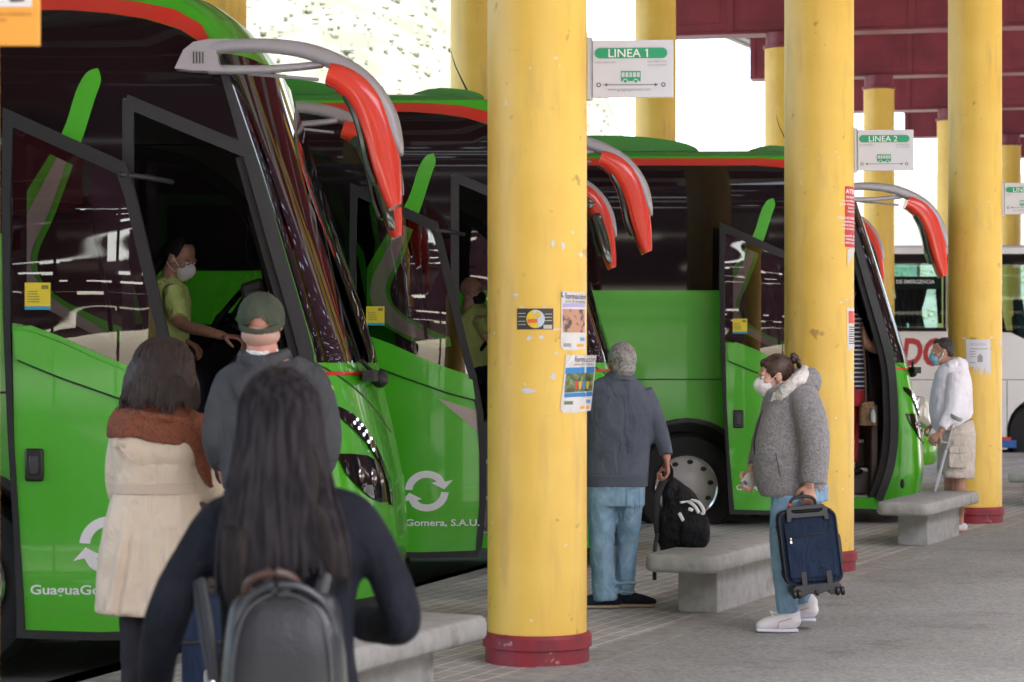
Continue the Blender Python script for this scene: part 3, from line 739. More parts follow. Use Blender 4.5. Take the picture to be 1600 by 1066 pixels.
def make_coach(label):
    bus = thing('coach', label, 'coach', (0,0,0), 'green coaches parked at the bays')
    # --- body shell ---
    OPEN = [(.53,2.83),(1.12,2.57),(1.26,2.1),(1.41,1.56),(1.45,1.2),(1.45,.8),(1.40,.5),(1.31,.25),(.53,.25)]
    zs_ = [.15,.3,.47,.65,.83,1.0,1.2,1.4,1.56,1.8,2.1,2.35,2.57,2.8,3.03,3.14,3.25,3.33,3.42]
    edge = [(Cz(z), z) for z in zs_]
    arch = [(-.44+.62*math.cos(R(a)), .35+.62*math.sin(R(a))) for a in range(0,181,15)]
    arch2 = [(-6.6+.62*math.cos(R(a)), .35+.62*math.sin(R(a))) for a in range(0,181,15)]
    outer = edge+[(-9.5,3.42),(-9.5,.15),(-7.22,.15)]+arch2[::-1]+[(-5.98,.15),(-1.06,.15)]+arch[::-1]+[(.18,.15)]
    mb = MB()
    patch(mb, [outer, OPEN], 0, .03, .16, inner=True)
    WS = [(.05,1.5),(.05,1.8),(.05,2.2),(.05,2.6),(.05,3.0),(.05,3.10),(1.5,3.10),(1.5,1.5)]
    fr = [(0,.15),(1.5,.15),(1.5,3.42),(0,3.42)]
    patch(mb, [[(0,.15),(1.5,.15),(1.5,1.5),(.05,1.5)]+WS[1:6]+[(1.5,3.10),(1.5,3.42),(0,3.42)]], 0, .03, .075, rel=True, inner=True)
    # far side, with the driver's window
    FW = [(-.35,1.70),(1.0,1.70),(.97,2.1),(.86,2.42),(.6,2.68),(.25,2.8),(-.35,2.8)]
    patch(mb, [edge+[(-9.5,3.42),(-9.5,.15)], FW], 0, .03, .2, far=True, inner=True)
    patch(mb, [[(0,.15),(1.5,.15),(1.5,1.5),(.05,1.5)]+WS[1:6]+[(1.5,3.10),(1.5,3.42),(0,3.42)]], 0, .03, .15, rel=True, far=True, inner=True)
    # back wall and floor pan
    mb.box((-9.5,.0,.15), (-9.47,2.55,3.42)); 
    mb.build('body', [green, seatm], bus, angle=30)
    # --- roof ---
    mb = MB(); rz = [3.42,3.44,3.46,3.475,3.49,3.497,3.50,3.503,3.505]; rows = []
    for z in rz:
        c = Cz(z); L = [S(-9.5+(c+9.5)*i/14, z) for i in range(14)]+[S(1.5*i/10, z, 0, True) for i in range(11)]
        L = L+[Vector((p.x, 2.55-p.y, p.z)) for p in L[::-1][1:]]; rows.append(L)
    n = len(rows[0]); vs = [p for r in rows for p in r]; fs = []
    for i in range(len(rz)-1):
        for j in range(n-1): fs.append((i*n+j, i*n+j+1, (i+1)*n+j+1, (i+1)*n+j))
    mb.add(vs, fs).build('roof', green_dk, bus, angle=60)
    # roof pods
    for u0, u1, zt, v0 in ((-5.5,-.30,3.64,.35), (.15,.72,3.56,.5)):
        mb = MB(); q_ = min(.9, (u1-u0)*.6)
        prof = [(u0,3.49),(u0+.05,zt-.04),(u0+.15,zt-.01),(u0+.25,zt)]+[(u1-q_+q_*math.sin(R(a)), 3.485+(zt-3.485)*math.cos(R(a))) for a in range(0,91,9)]
        mb.prism(prof, v0, 2.55-v0); mb.build('roof_pod', green_dk, bus, bevel=.03)
    MB().tube([(.62,.7,3.5,.008),(.5,.7,3.75,.004),(.47,.7,3.86,.002)], k=2, seg=6).build('antenna', blackp, bus)
    # --- dark glazing band on both sides ---
    mb = MB()
    blk = [(-9.45,2.17),(-.03,2.17),(-.03,1.5),(.49,1.5),(.49,2.87),(1.13,2.61),(1.16,2.585),(1.02,3.0),(.97,3.1),(.9,3.15),(.78,3.225),(.6,3.28),(.4,3.31),(.2,3.325),(-9.45,3.33)]
    patch(mb, [blk], .004, .006, .15)
    mb.build('side_glazing', blackg, bus, angle=30)
    mb = MB(); patch(mb, [[(-9.45,2.17),(-.42,2.17),(-.42,2.9),(.3,2.88),(.66,2.76),(.95,2.45),(1.05,2.1),(1.12,2.55),(.9,3.1),(.4,3.31),(-9.45,3.33)]], .004, .006, .25, far=True)
    mb.build('far_glazing', blackg, bus, angle=30)
    mb = MB(); patch(mb, [FW], -.008, .006, .25, far=True); mb.build('driver_window', doorglass, bus)
    mb = MB(); patch(mb, [ribbon([(-.35,2.80,.04,.04),(.25,2.80,.04,.04),(.6,2.68,.04,.04),(.86,2.42,.04,.04),(.97,2.1,.04,.04),(1.0,1.66,.04,.04)])], -.035, .04, .1, far=True)
    patch(mb, [[(-.4,1.62),(1.05,1.62),(1.05,1.74),(-.4,1.74)]], -.035, .04, .2, far=True)
    mb.build('window_frame', rubber, bus)
    # red stripe under the roof edge
    mb = MB()
    redp = [(-9.45,3.332),(.2,3.328),(.4,3.313),(.6,3.283),(.78,3.228),(.9,3.153),(.955,3.125),(.90,3.25),(.75,3.33),(.55,3.375),(.3,3.395),(-9.45,3.40)]
    patch(mb, [redp], .006, .006, .1); patch(mb, [redp], .006, .006, .15, far=True)
    mb.build('red_stripe', red, bus, angle=40)
    # windscreen
    mb = MB(); patch(mb, [WS], .002, .006, .1, rel=True); patch(mb, [WS], .002, .006, .12, rel=True, far=True)
    mb.build('windscreen', wsglass, bus, angle=60)
    # dark obscuration band down the glass edge
    mb = MB(); patch(mb, [[(.04,1.46),(.30,1.46),(.20,2.0),(.14,2.6),(.12,3.12),(.04,3.12)]], -.008, .006, .08, rel=True)
    patch(mb, [[(.04,1.46),(1.5,1.46),(1.5,1.62),(.28,1.6),(.04,1.6)]], -.016, .006, .08, rel=True)
    patch(mb, [[(.04,1.46),(1.5,1.46),(1.5,1.62),(.3,1.6),(.2,2.0),(.12,3.12),(.04,3.12)]], -.008, .006, .12, rel=True, far=True)
    patch(mb, [[(.04,2.92),(1.5,2.92),(1.5,3.12),(.04,3.12)]], -.020, .006, .1, rel=True)
    mb.build('glass_border', blackg, bus)
    # A-pillar and door surround
    mb = MB()
    patch(mb, [ribbon([(1.0,3.08,.03,.03),(1.165,2.58,.03,.055),(1.30,2.1,.036,.055),(1.445,1.56,.04,.05),(1.48,1.2,.035,.045),(1.485,.8,.03,.045),(1.44,.5,.03,.045),(1.34,.22,.03,.045)])], .012, .03, .08)
    mb.build('front_pillar', dgrey, bus)
    mb = MB()
    patch(mb, [ribbon([(.515,.22,.03,.03),(.515,1.5,.03,.03),(.515,2.86,.03,.03)], 2)], .012, .03, .2)
    patch(mb, [ribbon([(.50,2.855,.035,.035),(.8,2.73,.035,.035),(1.15,2.585,.035,.035)], 2)], .014, .03, .1)
    mb.build('door_surround', dgrey, bus)
    mb = MB(); patch(mb, [ribbon([(1.105,2.57,.05,.04),(1.235,2.1,.05,.04),(1.385,1.56,.05,.04),(1.425,1.2,.05,.045),(1.425,.8,.05,.045),(1.38,.5,.05,.045),(1.29,.24,.05,.045)])], -.03, .08, .1)
    mb.build('door_seal', rubber, bus)
    # red line under the windscreen
    mb = MB(); patch(mb, [[(0,1.435),(1.5,1.435),(1.5,1.455),(0,1.455)]], .004, .004, .1, rel=True); patch(mb, [[(0,1.435),(1.5,1.435),(1.5,1.455),(0,1.455)]], .004, .004, .15, rel=True, far=True)
    mb.build('front_red_line', red, bus)
    # body seams
    mb = MB(); patch(mb, [[(-9.4,1.34),(-.02,1.34),(-.02,1.352),(-9.4,1.352)]], .0015, .002, .5)
    for uu in (-3.0,-4.6,-1.35): patch(mb, [[(uu,.2),(uu+.01,.2),(uu+.01,1.34),(uu,1.34)]], .0015, .002, .5)
    patch(mb, [ribbon([(.02,1.50,.006,.006),(.7,1.36,.006,.006),(1.5,1.10,.006,.006)])], .0015, .002, .1, rel=True)
    mb.build('panel_gap', blackp, bus)
    mb = MB(); mb.prism([(-.44+.64*math.cos(R(a)), .35+.64*math.sin(R(a))) for a in range(0,181,10)]+[(-.44+.60*math.cos(R(a)), .35+.60*math.sin(R(a))) for a in range(180,-1,-10)], -.02, .10)
    mb.prism([(-.44+.61*math.cos(R(a)), .35+.61*math.sin(R(a))) for a in range(0,181,10)]+[(-1.05,0),(.17,0)], .45, .5)
    mb.build('wheel_arch', blackp, bus)
    # green boomerang decal with beige core on the dark glazing
    mb = MB(); path = [(.36,3.02,.004,.004),(.335,2.98,.045,.04),(.29,2.88,.055,.05),(.215,2.66,.06,.05),(.05,2.32,.10,.085),(-.05,2.08,.10,.11),(-.02,1.90,.09,.13),(.10,1.77,.09,.12),(.28,1.66,.10,.10),(.47,1.58,.10,.09)]
    patch(mb, [ribbon(path, 4)], .0075, .003, .08); mb.build('green_decal', green, bus)
    mb = MB(); path = [(.195,2.62,.004,.004),(.17,2.56,.03,.02),(.05,2.30,.06,.035),(-.035,2.08,.05,.06),(-.005,1.93,.04,.075),(.12,1.80,.03,.07),(.30,1.69,.03,.03),(.42,1.64,.005,.005)]
    patch(mb, [ribbon(path, 4)], .0115, .003, .08); mb.build('beige_decal', beige, bus)
    # headlamps
    mb = MB(); up = [(.18,1.275),(.3,1.27),(.5,1.235),(.68,1.17),(.85,1.07),(.98,.95),(1.06,.82),(1.10,.72),(1.0,.73),(.96,.86),(.88,.97),(.70,1.07),(.5,1.15),(.32,1.205),(.2,1.24)]
    patch(mb, [up], .012, .012, .05, rel=True); mb.build('lamp_housing', blackg, bus)
    mb = MB(); lo = [(.18,1.03),(.4,1.025),(.65,1.01),(.84,.97),(.93,.85),(.97,.75),(.80,.755),(.62,.79),(.44,.85),(.28,.93)]
    patch(mb, [lo], .011, .012, .05, rel=True); mb.build('headlight', blackg, bus)
    mb = MB()
    for a_, z_ in ((.50,1.185),(.57,1.155),(.64,1.12),(.71,1.08),(.78,1.035),(.56,1.20),(.63,1.17),(.70,1.135),(.77,1.095)):
        mb.ell(S(a_, z_, .014, True), (.006,.006,.009), seg=8, rings=6)
    mb.build('led_strip', led, bus)
    mb = MB()
    for a_, z_, r in ((.50,.91,.055),(.70,.89,.06),(.84,.87,.05)):
        p = S(a_, z_, -.005, True); MB().ell(p, (r*.55,r*.5,r), seg=14, rings=8).build('headlight_reflector', M('lamp_chrome', (.28,.26,.25), .12, metal=1.0), bus)
    p = S(.12,.38,.004,True); MB().ell(p, (.02,.012,.045)).build('fog_lamp', blackp, bus)
    mb = MB(); patch(mb, [[(.3,.16),(1.5,.16),(1.5,.26),(.4,.26)]], .01, .03, .1, rel=True); patch(mb, [[(.3,.16),(1.5,.16),(1.5,.26),(.4,.26)]], .01, .03, .1, rel=True, far=True)
    mb.build('front_bumper_lip', blackp, bus)
    # wipers
    mb = MB(); q = S(1.1,1.42,.05,True)
    for a0, a1, z1_ in ((1.15,.75,1.50),):
        p0 = S(a0,1.40,.05,True); p1 = S(a1,z1_,.05,True); mb.cyl(p0, p1, .012, seg=8); mb.ell(p0, (.05,.05,.05))
    mb.obox(S(.9,1.42,.05,True), (.03,0,0), (0,.2,0), (0,0,.03))
    mb.build('wiper', blackp, bus)
    # --- wheels ---
    def wheel(u, v0):
        wh = MB().lathe((u, v0, .35), [(0,.12),(.295,.12),(.30,.02),(.36,.0),(.46,.012),(.492,.05),(.50,.09),(.50,.25),(.48,.28),(.3,.28)], 40, 'Y').build('wheel', M('tyre', (.018,.017,.017), .8, bump=.3, bscale=40), bus)
        MB().lathe((u, v0, .35), [(.262,.045),(.275,.0),(.29,-.012),(.305,.005),(.305,.045)], 36, 'Y').build('rim', MATS['hub_silver'] if 'hub_silver' in MATS else chrome, wh)
        MB().lathe((u, v0, .35), [(.268,.028),(.20,.012),(.165,-.015),(.14,-.035),(.06,-.05),(.0,-.052)], 36, 'Y').build('hub_cap', M('hub_silver', (.48,.45,.42), .35, metal=.0, bump=.1, bscale=6), wh)
        mb = MB()
        for k in range(10): a = R(36*k+9); mb.ell((u+.225*math.cos(a), v0+.016, .35+.232*math.sin(a)), (.030,.012,.022), seg=10, rings=6)
        mb.build('rim_hole', blackp, wh)
        return wh
    wheel(-.44, .06); wheel(-6.6, .06)
    # --- interior ---
    mb = MB()
    mb.box((-9.4,.06,.98), (.50,2.48,1.05)); mb.box((-9.4,1.0,.30), (.50,1.04,.98)); mb.box((.20,.06,.16), (.24,1.0,.98)); mb.box((-5.9,.06,.16), (-5.86,1.0,.98)); mb.box((-1.12,.06,.16), (-1.08,1.0,.98)); mb.box((.50,1.0,.30), (1.45,2.48,1.05))     # floor
    mb.box((-.10,.1,1.05), (-.04,2.45,3.3)); mb.box((-.04,1.2,1.05), (.0,1.26,3.28)); mb.box((-.04,.1,2.2), (.0,2.4,2.26)); mb.box((.0,2.40,2.86), (1.0,2.5,3.28))           # dark screen behind the driver
    mb.box((-9.4,.06,3.28), (.75,2.48,3.32))           # ceiling
    mb.build('interior_lining', seatm, bus, smooth=False)
    mb = MB(); mb.box((.54,.12,.18), (1.30,1.0,.26)); mb.box((.54,.40,.26), (1.32,1.0,.50)); mb.box((.54,.68,.50), (1.34,1.0,.76)); mb.box((1.30,.2,.26),(1.36,1.0,1.1)); mb.box((.50,.14,.2),(.53,1.0,1.1))
    st = mb.build('door_steps', stepm, bus, smooth=False, bevel=.012)
    mb = MB()
    for v_, z_ in ((.115,.262),(.395,.502),(.675,.762)): mb.box((.54,v_,z_-.025), (1.3,v_+.03,z_+.004))
    mb.build('step_edge', alu, st, smooth=False)
    mb = MB(); mb.tube([(1.05,1.0,1.36,.16,.2),(1.22,1.3,1.5,.22,.2),(1.25,2.3,1.5,.22,.2)], ref=(1,0,0), n=3.5); mb.tube([(1.38,.75,1.2,.1,.35),(1.42,2.3,1.25,.1,.35)], k=1, n=4)
    mb.build('dashboard', seatm, bus)
    mb = MB(); nrm = Vector((-.8,0,.6)).normalized(); cc = Vector((.80,1.72,1.76)); e1 = Vector((0,1,0)); e2 = nrm.cross(e1)
    mb.tube([(*(cc+(e1*math.cos(2*math.pi*k/28)+e2*math.sin(2*math.pi*k/28))*.245), .018) for k in range(29)], k=1, seg=8, round_=False)
    mb.cyl(cc, cc-nrm*.3, .03); mb.obox(cc, e1*.22, e2*.02, nrm*.01); mb.ell(cc, (.06,.06,.04))
    mb.build('steering_wheel', blackp, bus)
    mb = MB(); mb.tube([(.35,1.85,1.2,.26,.25),(.36,1.85,1.5,.2,.25)], k=1, n=4); mb.tube([(.17,1.85,1.45,.06,.24),(.12,1.85,1.95,.06,.24),(.09,1.85,2.2,.05,.16)], n=3.5)
    mb.build('driver_seat', M('seat_cloth', (.025,.025,.035), .8), bus)
    mb = MB(); mb.obox((1.085,.78,1.84), (.06,0,.02), (0,.07,0), (-.02,0,.11)); mb.build('ticket_machine', M('ticket_grey', (.06,.06,.07), .5), bus, bevel=.02)
    mb = MB(); mb.obox((1.155,.80,1.80), (.02,0,.0), (0,.06,0), (.03,0,.12)); mb.build('ticket_machine_side', cream, bus, bevel=.012)
    mb = MB(); mb.obox((1.085,.705,1.87), (.04,0,.012), (0,.006,0), (-.004,0,.03)); mb.build('ticket_screen', blackg, bus)
    mb = MB(); mb.tube([(1.30,.35,.5,.014),(1.33,.35,1.1,.014),(1.26,.35,1.7,.014),(1.1,.35,2.3,.014)], seg=8); mb.build('grab_rail', dgrey, bus)
    # --- mirrors: arm, red head, glass (near corner and far corner) ---
    # outline measured in metres u, z
    for far in (False, True):
        vv = (lambda d: d) if not far else (lambda d: 2.55-d)
        yv = -.10
        mb = MB()
        ts = lambda pts, k=5, n=3.2, sg=18, ref=(0,0,1): mb.tube([(p[0], vv(p[1]), p[2], p[3], p[4]) for p in pts], k=k, seg=sg, ref=ref, n=n)
        mb.prism([(.775,3.005),(.86,2.995),(1.03,2.99),(1.00,3.03),(.985,3.10),(1.02,3.135),(1.08,3.155),(.95,3.155),(.87,3.14),(.82,3.10)], vv(yv-.045), vv(yv+.06))
        ts([(.95,yv,3.115,.030,.045),(1.2,yv-.02,3.125,.034,.05),(1.45,yv-.03,3.095,.040,.055),(1.65,yv-.03,3.01,.047,.065),(1.78,yv-.03,2.905,.048,.08),(1.868,yv-.03,2.77,.044,.09),(1.912,yv-.03,2.64,.030,.09),(1.930,yv-.03,2.57,.015,.06)], 5, 3.2, 18, (.6,0,.8))
        ts([(.95,yv,3.005,.024,.035),(1.25,yv,3.005,.020,.035),(1.52,yv,3.03,.018,.035)], 2)
        mb.tube([(1.15,vv(yv+.06),2.99,.009,.012),(1.50,vv(yv+.02),2.955,.009,.012)], k=1, ref=(0,0,1))
        if far:
            for v_ in mb.v: v_.x -= .13
        ma = mb.build('mirror_arm', silver, bus, angle=60)
        mv = MB()
        for k in range(4): mv.box((.870+.016*k, vv(yv-.046)-.003, 3.03), (.875+.016*k, vv(yv-.046)+.003, 3.09))
        mv.build('vent', blackp, ma)
        mb = MB(); head = [(1.565,2.975,.058),(1.63,2.950,.068),(1.715,2.885,.080),(1.780,2.785,.086),(1.825,2.66,.084),(1.855,2.52,.076),(1.880,2.40,.060),(1.898,2.31,.042),(1.902,2.295,.034)]
        hd = [(u_, vv(yv-.02), z_, r_, .115) for u_, z_, r_ in head]
        if far: hd = [(u_-.13, y_, z_-.0, r_, .115) for u_, y_, z_, r_, _ in hd]
        mb.tube(hd, k=5, seg=24, ref=(1,0,.9), n=3.6, round_=False)
        mb.build('mirror_shell', mred, ma, angle=50, bevel=.012)
        mb = MB()
        gl = [(1.655,2.855),(1.70,2.77),(1.733,2.66),(1.762,2.52),(1.80,2.42)]
        if not far:
            mb.tube([(1.60,vv(yv-.02),2.92,.012,.085),(1.66,vv(yv-.02),2.885,.02,.095),(1.70,vv(yv-.02),2.84,.012,.09)], k=2, ref=(1,0,.9), n=4)
        mb.tube([(u_-.004-(.13 if far else 0), vv(yv-.02), z_, .018, .092) for u_, z_ in gl], k=4, seg=14, ref=(1,0,.6), n=4)
        if far:
            mb.tube([(1.50,2.55-yv+.02-.112,2.90,.035,.012),(1.60,2.55-yv+.02-.116,2.815,.040,.012)], k=1, seg=14, ref=(1,0,.9), n=4)
            mb.tube([(1.635,2.55-yv+.02-.118,2.74,.040,.012),(1.685,2.55-yv+.02-.118,2.58,.046,.012),(1.725,2.55-yv+.02-.116,2.42,.036,.012),(1.745,2.55-yv+.02-.112,2.34,.02,.010)], k=3, seg=14, ref=(1,0,.4), n=4)
        mb.build('mirror_glass', M('mirror_pane', (.03,.05,.035), .05, spec=1.0), ma)
    # --- front door, swung out and back along the side ---
    DV = -.42
    door = bpy.data.objects.new('door', None); C.objects.link(door); door.parent = bus; door.location = (0, DV, 0)
    def D(U, z, o=0.0):    # door surface: bulges slightly, leans in at the foot
        t_ = U/.95; bul = .03*(1-(2*t_-1)**2)+.02*math.sin((z-.1)/2.7*math.pi)+.16*max(0, .75-z)**2
        return Vector((U, DV-bul-o+.05, z))
    def dp(mb, loops, off=0, thick=.008, step=.1): patch(mb, loops, off, thick, step, base=D)
    OUT = [(.0,2.78),(.62,2.50),(.66,2.38),(.74,2.05),(.83,1.65),(.90,1.4),(.945,1.15),(.965,.85),(.965,.5),(.94,.2),(.90,.125),(.5,.12),(.085,.13),(.06,.6),(.03,1.1),(.005,1.7),(-.005,2.3)]
    wb = [(.045,1.70),(.15,1.685),(.3,1.63),(.5,1.54),(.7,1.46),(.86,1.41)]
    GL = [(.045,2.70),(.58,2.455),(.62,2.33),(.69,2.03),(.78,1.65)]+wb[::-1]
    mb = MB(); low = [(.05,1.68)]+wb[1:]+[(.90,1.15),(.92,.85),(.92,.5),(.895,.17),(.5,.16),(.12,.17),(.09,.6),(.06,1.1)]
    dp(mb, [low], 0, .04, .09); mb.build('door_panel', green, door, angle=30)
    mb = MB(); cr = [(.06,1.67),(.15,1.655),(.3,1.60),(.5,1.51),(.7,1.43),(.87,1.38),(.89,1.24),(.7,1.29),(.5,1.36),(.3,1.43),(.15,1.49),(.075,1.52)]
    dp(mb, [cr], .030, .030, .06); mb.build('door_ledge', green, door, bevel=.012)
    mb = MB(); dp(mb, [ribbon([(.078,1.512,.005,.005),(.15,1.482,.005,.005),(.3,1.422,.005,.005),(.5,1.352,.005,.005),(.7,1.282,.005,.005),(.885,1.232,.005,.005)])], .003, .004, .05); mb.build('ledge_shade', M('green_shade', (.015,.08,.01), .6), door)  # shade under the ledge, painted as a thin dark green line
    mb = MB(); dp(mb, [OUT, low[:0] or [(.05,2.68),(.575,2.445),(.615,2.33),(.685,2.03),(.775,1.65),(.845,1.4),(.90,1.15),(.92,.85),(.92,.5),(.895,.17),(.5,.16),(.125,.17),(.09,.6),(.06,1.1),(.042,1.7),(.04,2.3)]], .012, .05, .1)
    mb.build('door_frame', rubber, door, bevel=.008)
    mb = MB(); dp(mb, [GL], -.005, .006, .1); mb.build('door_window', doorglass, door)
    # dark border printed on the glass
    mb = MB(); inner = [(.12,2.60),(.50,2.42),(.56,2.25),(.66,1.9),(.72,1.62),(.6,1.60),(.42,1.66),(.26,1.75),(.15,1.80),(.12,1.9)]
    dp(mb, [GL, inner], -.013, .003, .06); mb.build('window_border', blackg, door)
    mb = MB(); mb.obox(D(.165,.99,.012), (.047,0,0), (0,.012,0), (0,0,.082)); mb.build('handle_recess', blackp, door, bevel=.02)
    mb = MB(); mb.obox(D(.165,.99,.027), (.022,0,0), (0,.008,0), (0,0,.05)); mb.build('handle', M('handle_black', (.03,.03,.035), .3), door, bevel=.006)
    mb = MB(); dp(mb, [[(.115,1.765),(.245,1.765),(.245,1.90),(.115,1.90)]], .004, .002, .1); mb.build('yellow_sticker', M('sticker_yellow', (.75,.60,.03), .5), door)
    mb = MB(); dp(mb, [[(.115,1.765),(.245,1.765),(.245,1.782),(.115,1.782)]], .006, .001, .1); mb.build('sticker_footer', M('sticker_blue', (.03,.30,.50), .5), door)
    mb = MB(); dp(mb, [[(.2,1.868),(.235,1.868),(.235,1.888),(.2,1.888)]], .006, .001, .1)
    for i in range(5): dp(mb, [[(.128,1.855-.013*i),(.19 if i > 1 else .18,1.855-.013*i),(.19 if i > 1 else .18,1.859-.013*i),(.128,1.859-.013*i)]], .006, .001, .1)
    mb.build('sticker_print', M('sticker_ink', (.25,.2,.05), .5), door)
    # circular arrows mark
    mb = MB(); cx, cz, ro, ri = .545, .59, .155, .102
    def arcs(s):
        o = [(cx+s*ro*math.cos(R(a)), cz+s*ro*math.sin(R(a))*.93) for a in range(176,40,-8)]
        tip = [(cx+s*.098, cz+s*.092), (cx+s*.172, cz+s*.055),(cx+s*.098,cz+s*.0),(cx+s*.045,cz+s*.045)]
        i_ = [(cx+s*ri*math.cos(R(a)), cz+s*ri*math.sin(R(a))*.93) for a in range(56,177,8)]
        return o+[(cx+s*.128, cz+s*.066),(cx+s*.186, cz+s*.080),(cx+s*.124,cz+s*.012),(cx+s*.034,cz+s*.056),(cx+s*.070,cz+s*.068)]+i_[1:]
    for s in (1,-1): dp(mb, [arcs(s)], .005, .003, .05)
    mb.build('arrows_mark', white, door, smooth=False)
    mb = MB(); put_text(mb, 'GuaguaGomera, S.A.U.', .066, lambda x, y: D(.11+x, .345+y, .004), align='LEFT', bold=.0012, sx=1.0)
    # fit to the measured length
    xs = [v.x for v in mb.v]; k_ = .775/(max(xs)-min(xs)); x0_ = min(xs)
    for v in mb.v: v.x = .145+(v.x-x0_)*k_
    mb.build('lettering', white, door, smooth=False)
    mb = MB(); dp(mb, [[(.62,1.25),(.9,1.16),(.92,1.0)]], .004, .002, .1); mb.build('beige_flash', beige, door)
    mb = MB(); mb.tube([(.60,DV-.0,2.44,.014),(.70,DV+.1,2.435,.014),(.80,DV+.34,2.43,.014)], k=3); mb.build('door_arm', dgrey, door); mb = MB(); mb.tube([(.62,DV+.02,1.1,.016),(.75,DV+.4,1.1,.016)], k=1)
    mb.build('door_arm', dgrey, door)
    mb = MB(); mb.tube([(.50,DV+.03,1.0,.012),(.55,DV+.03,1.6,.012),(.45,DV+.03,2.2,.012)], k=3); mb.build('grab_rail', dgrey, door)
    return bus, door
coach1, door1 = make_coach('nearest green coach, its open door beside the woman in the cream coat')
def kids(o): return [x for x in C.objects if x.parent == o]
coach2 = copy_tree(coach1); coach2['label'] = 'green coach in the middle, bald driver inside, partly behind the nearest column'
coach3 = copy_tree(coach1); coach3['label'] = 'farthest green coach of the three, woman in striped top boarding it'
coach1.location = (-2.50, 11.92, 0); coach2.location = (-.93, 16.76, 0); coach3.location = (2.06, 21.33, 0)
for c, dx in ((coach1, -.05), (coach2, -.22), (coach3, -.17)):
    for k in kids(c):
        if k.name.startswith('door') and k.type == 'EMPTY': k.location.x = dx
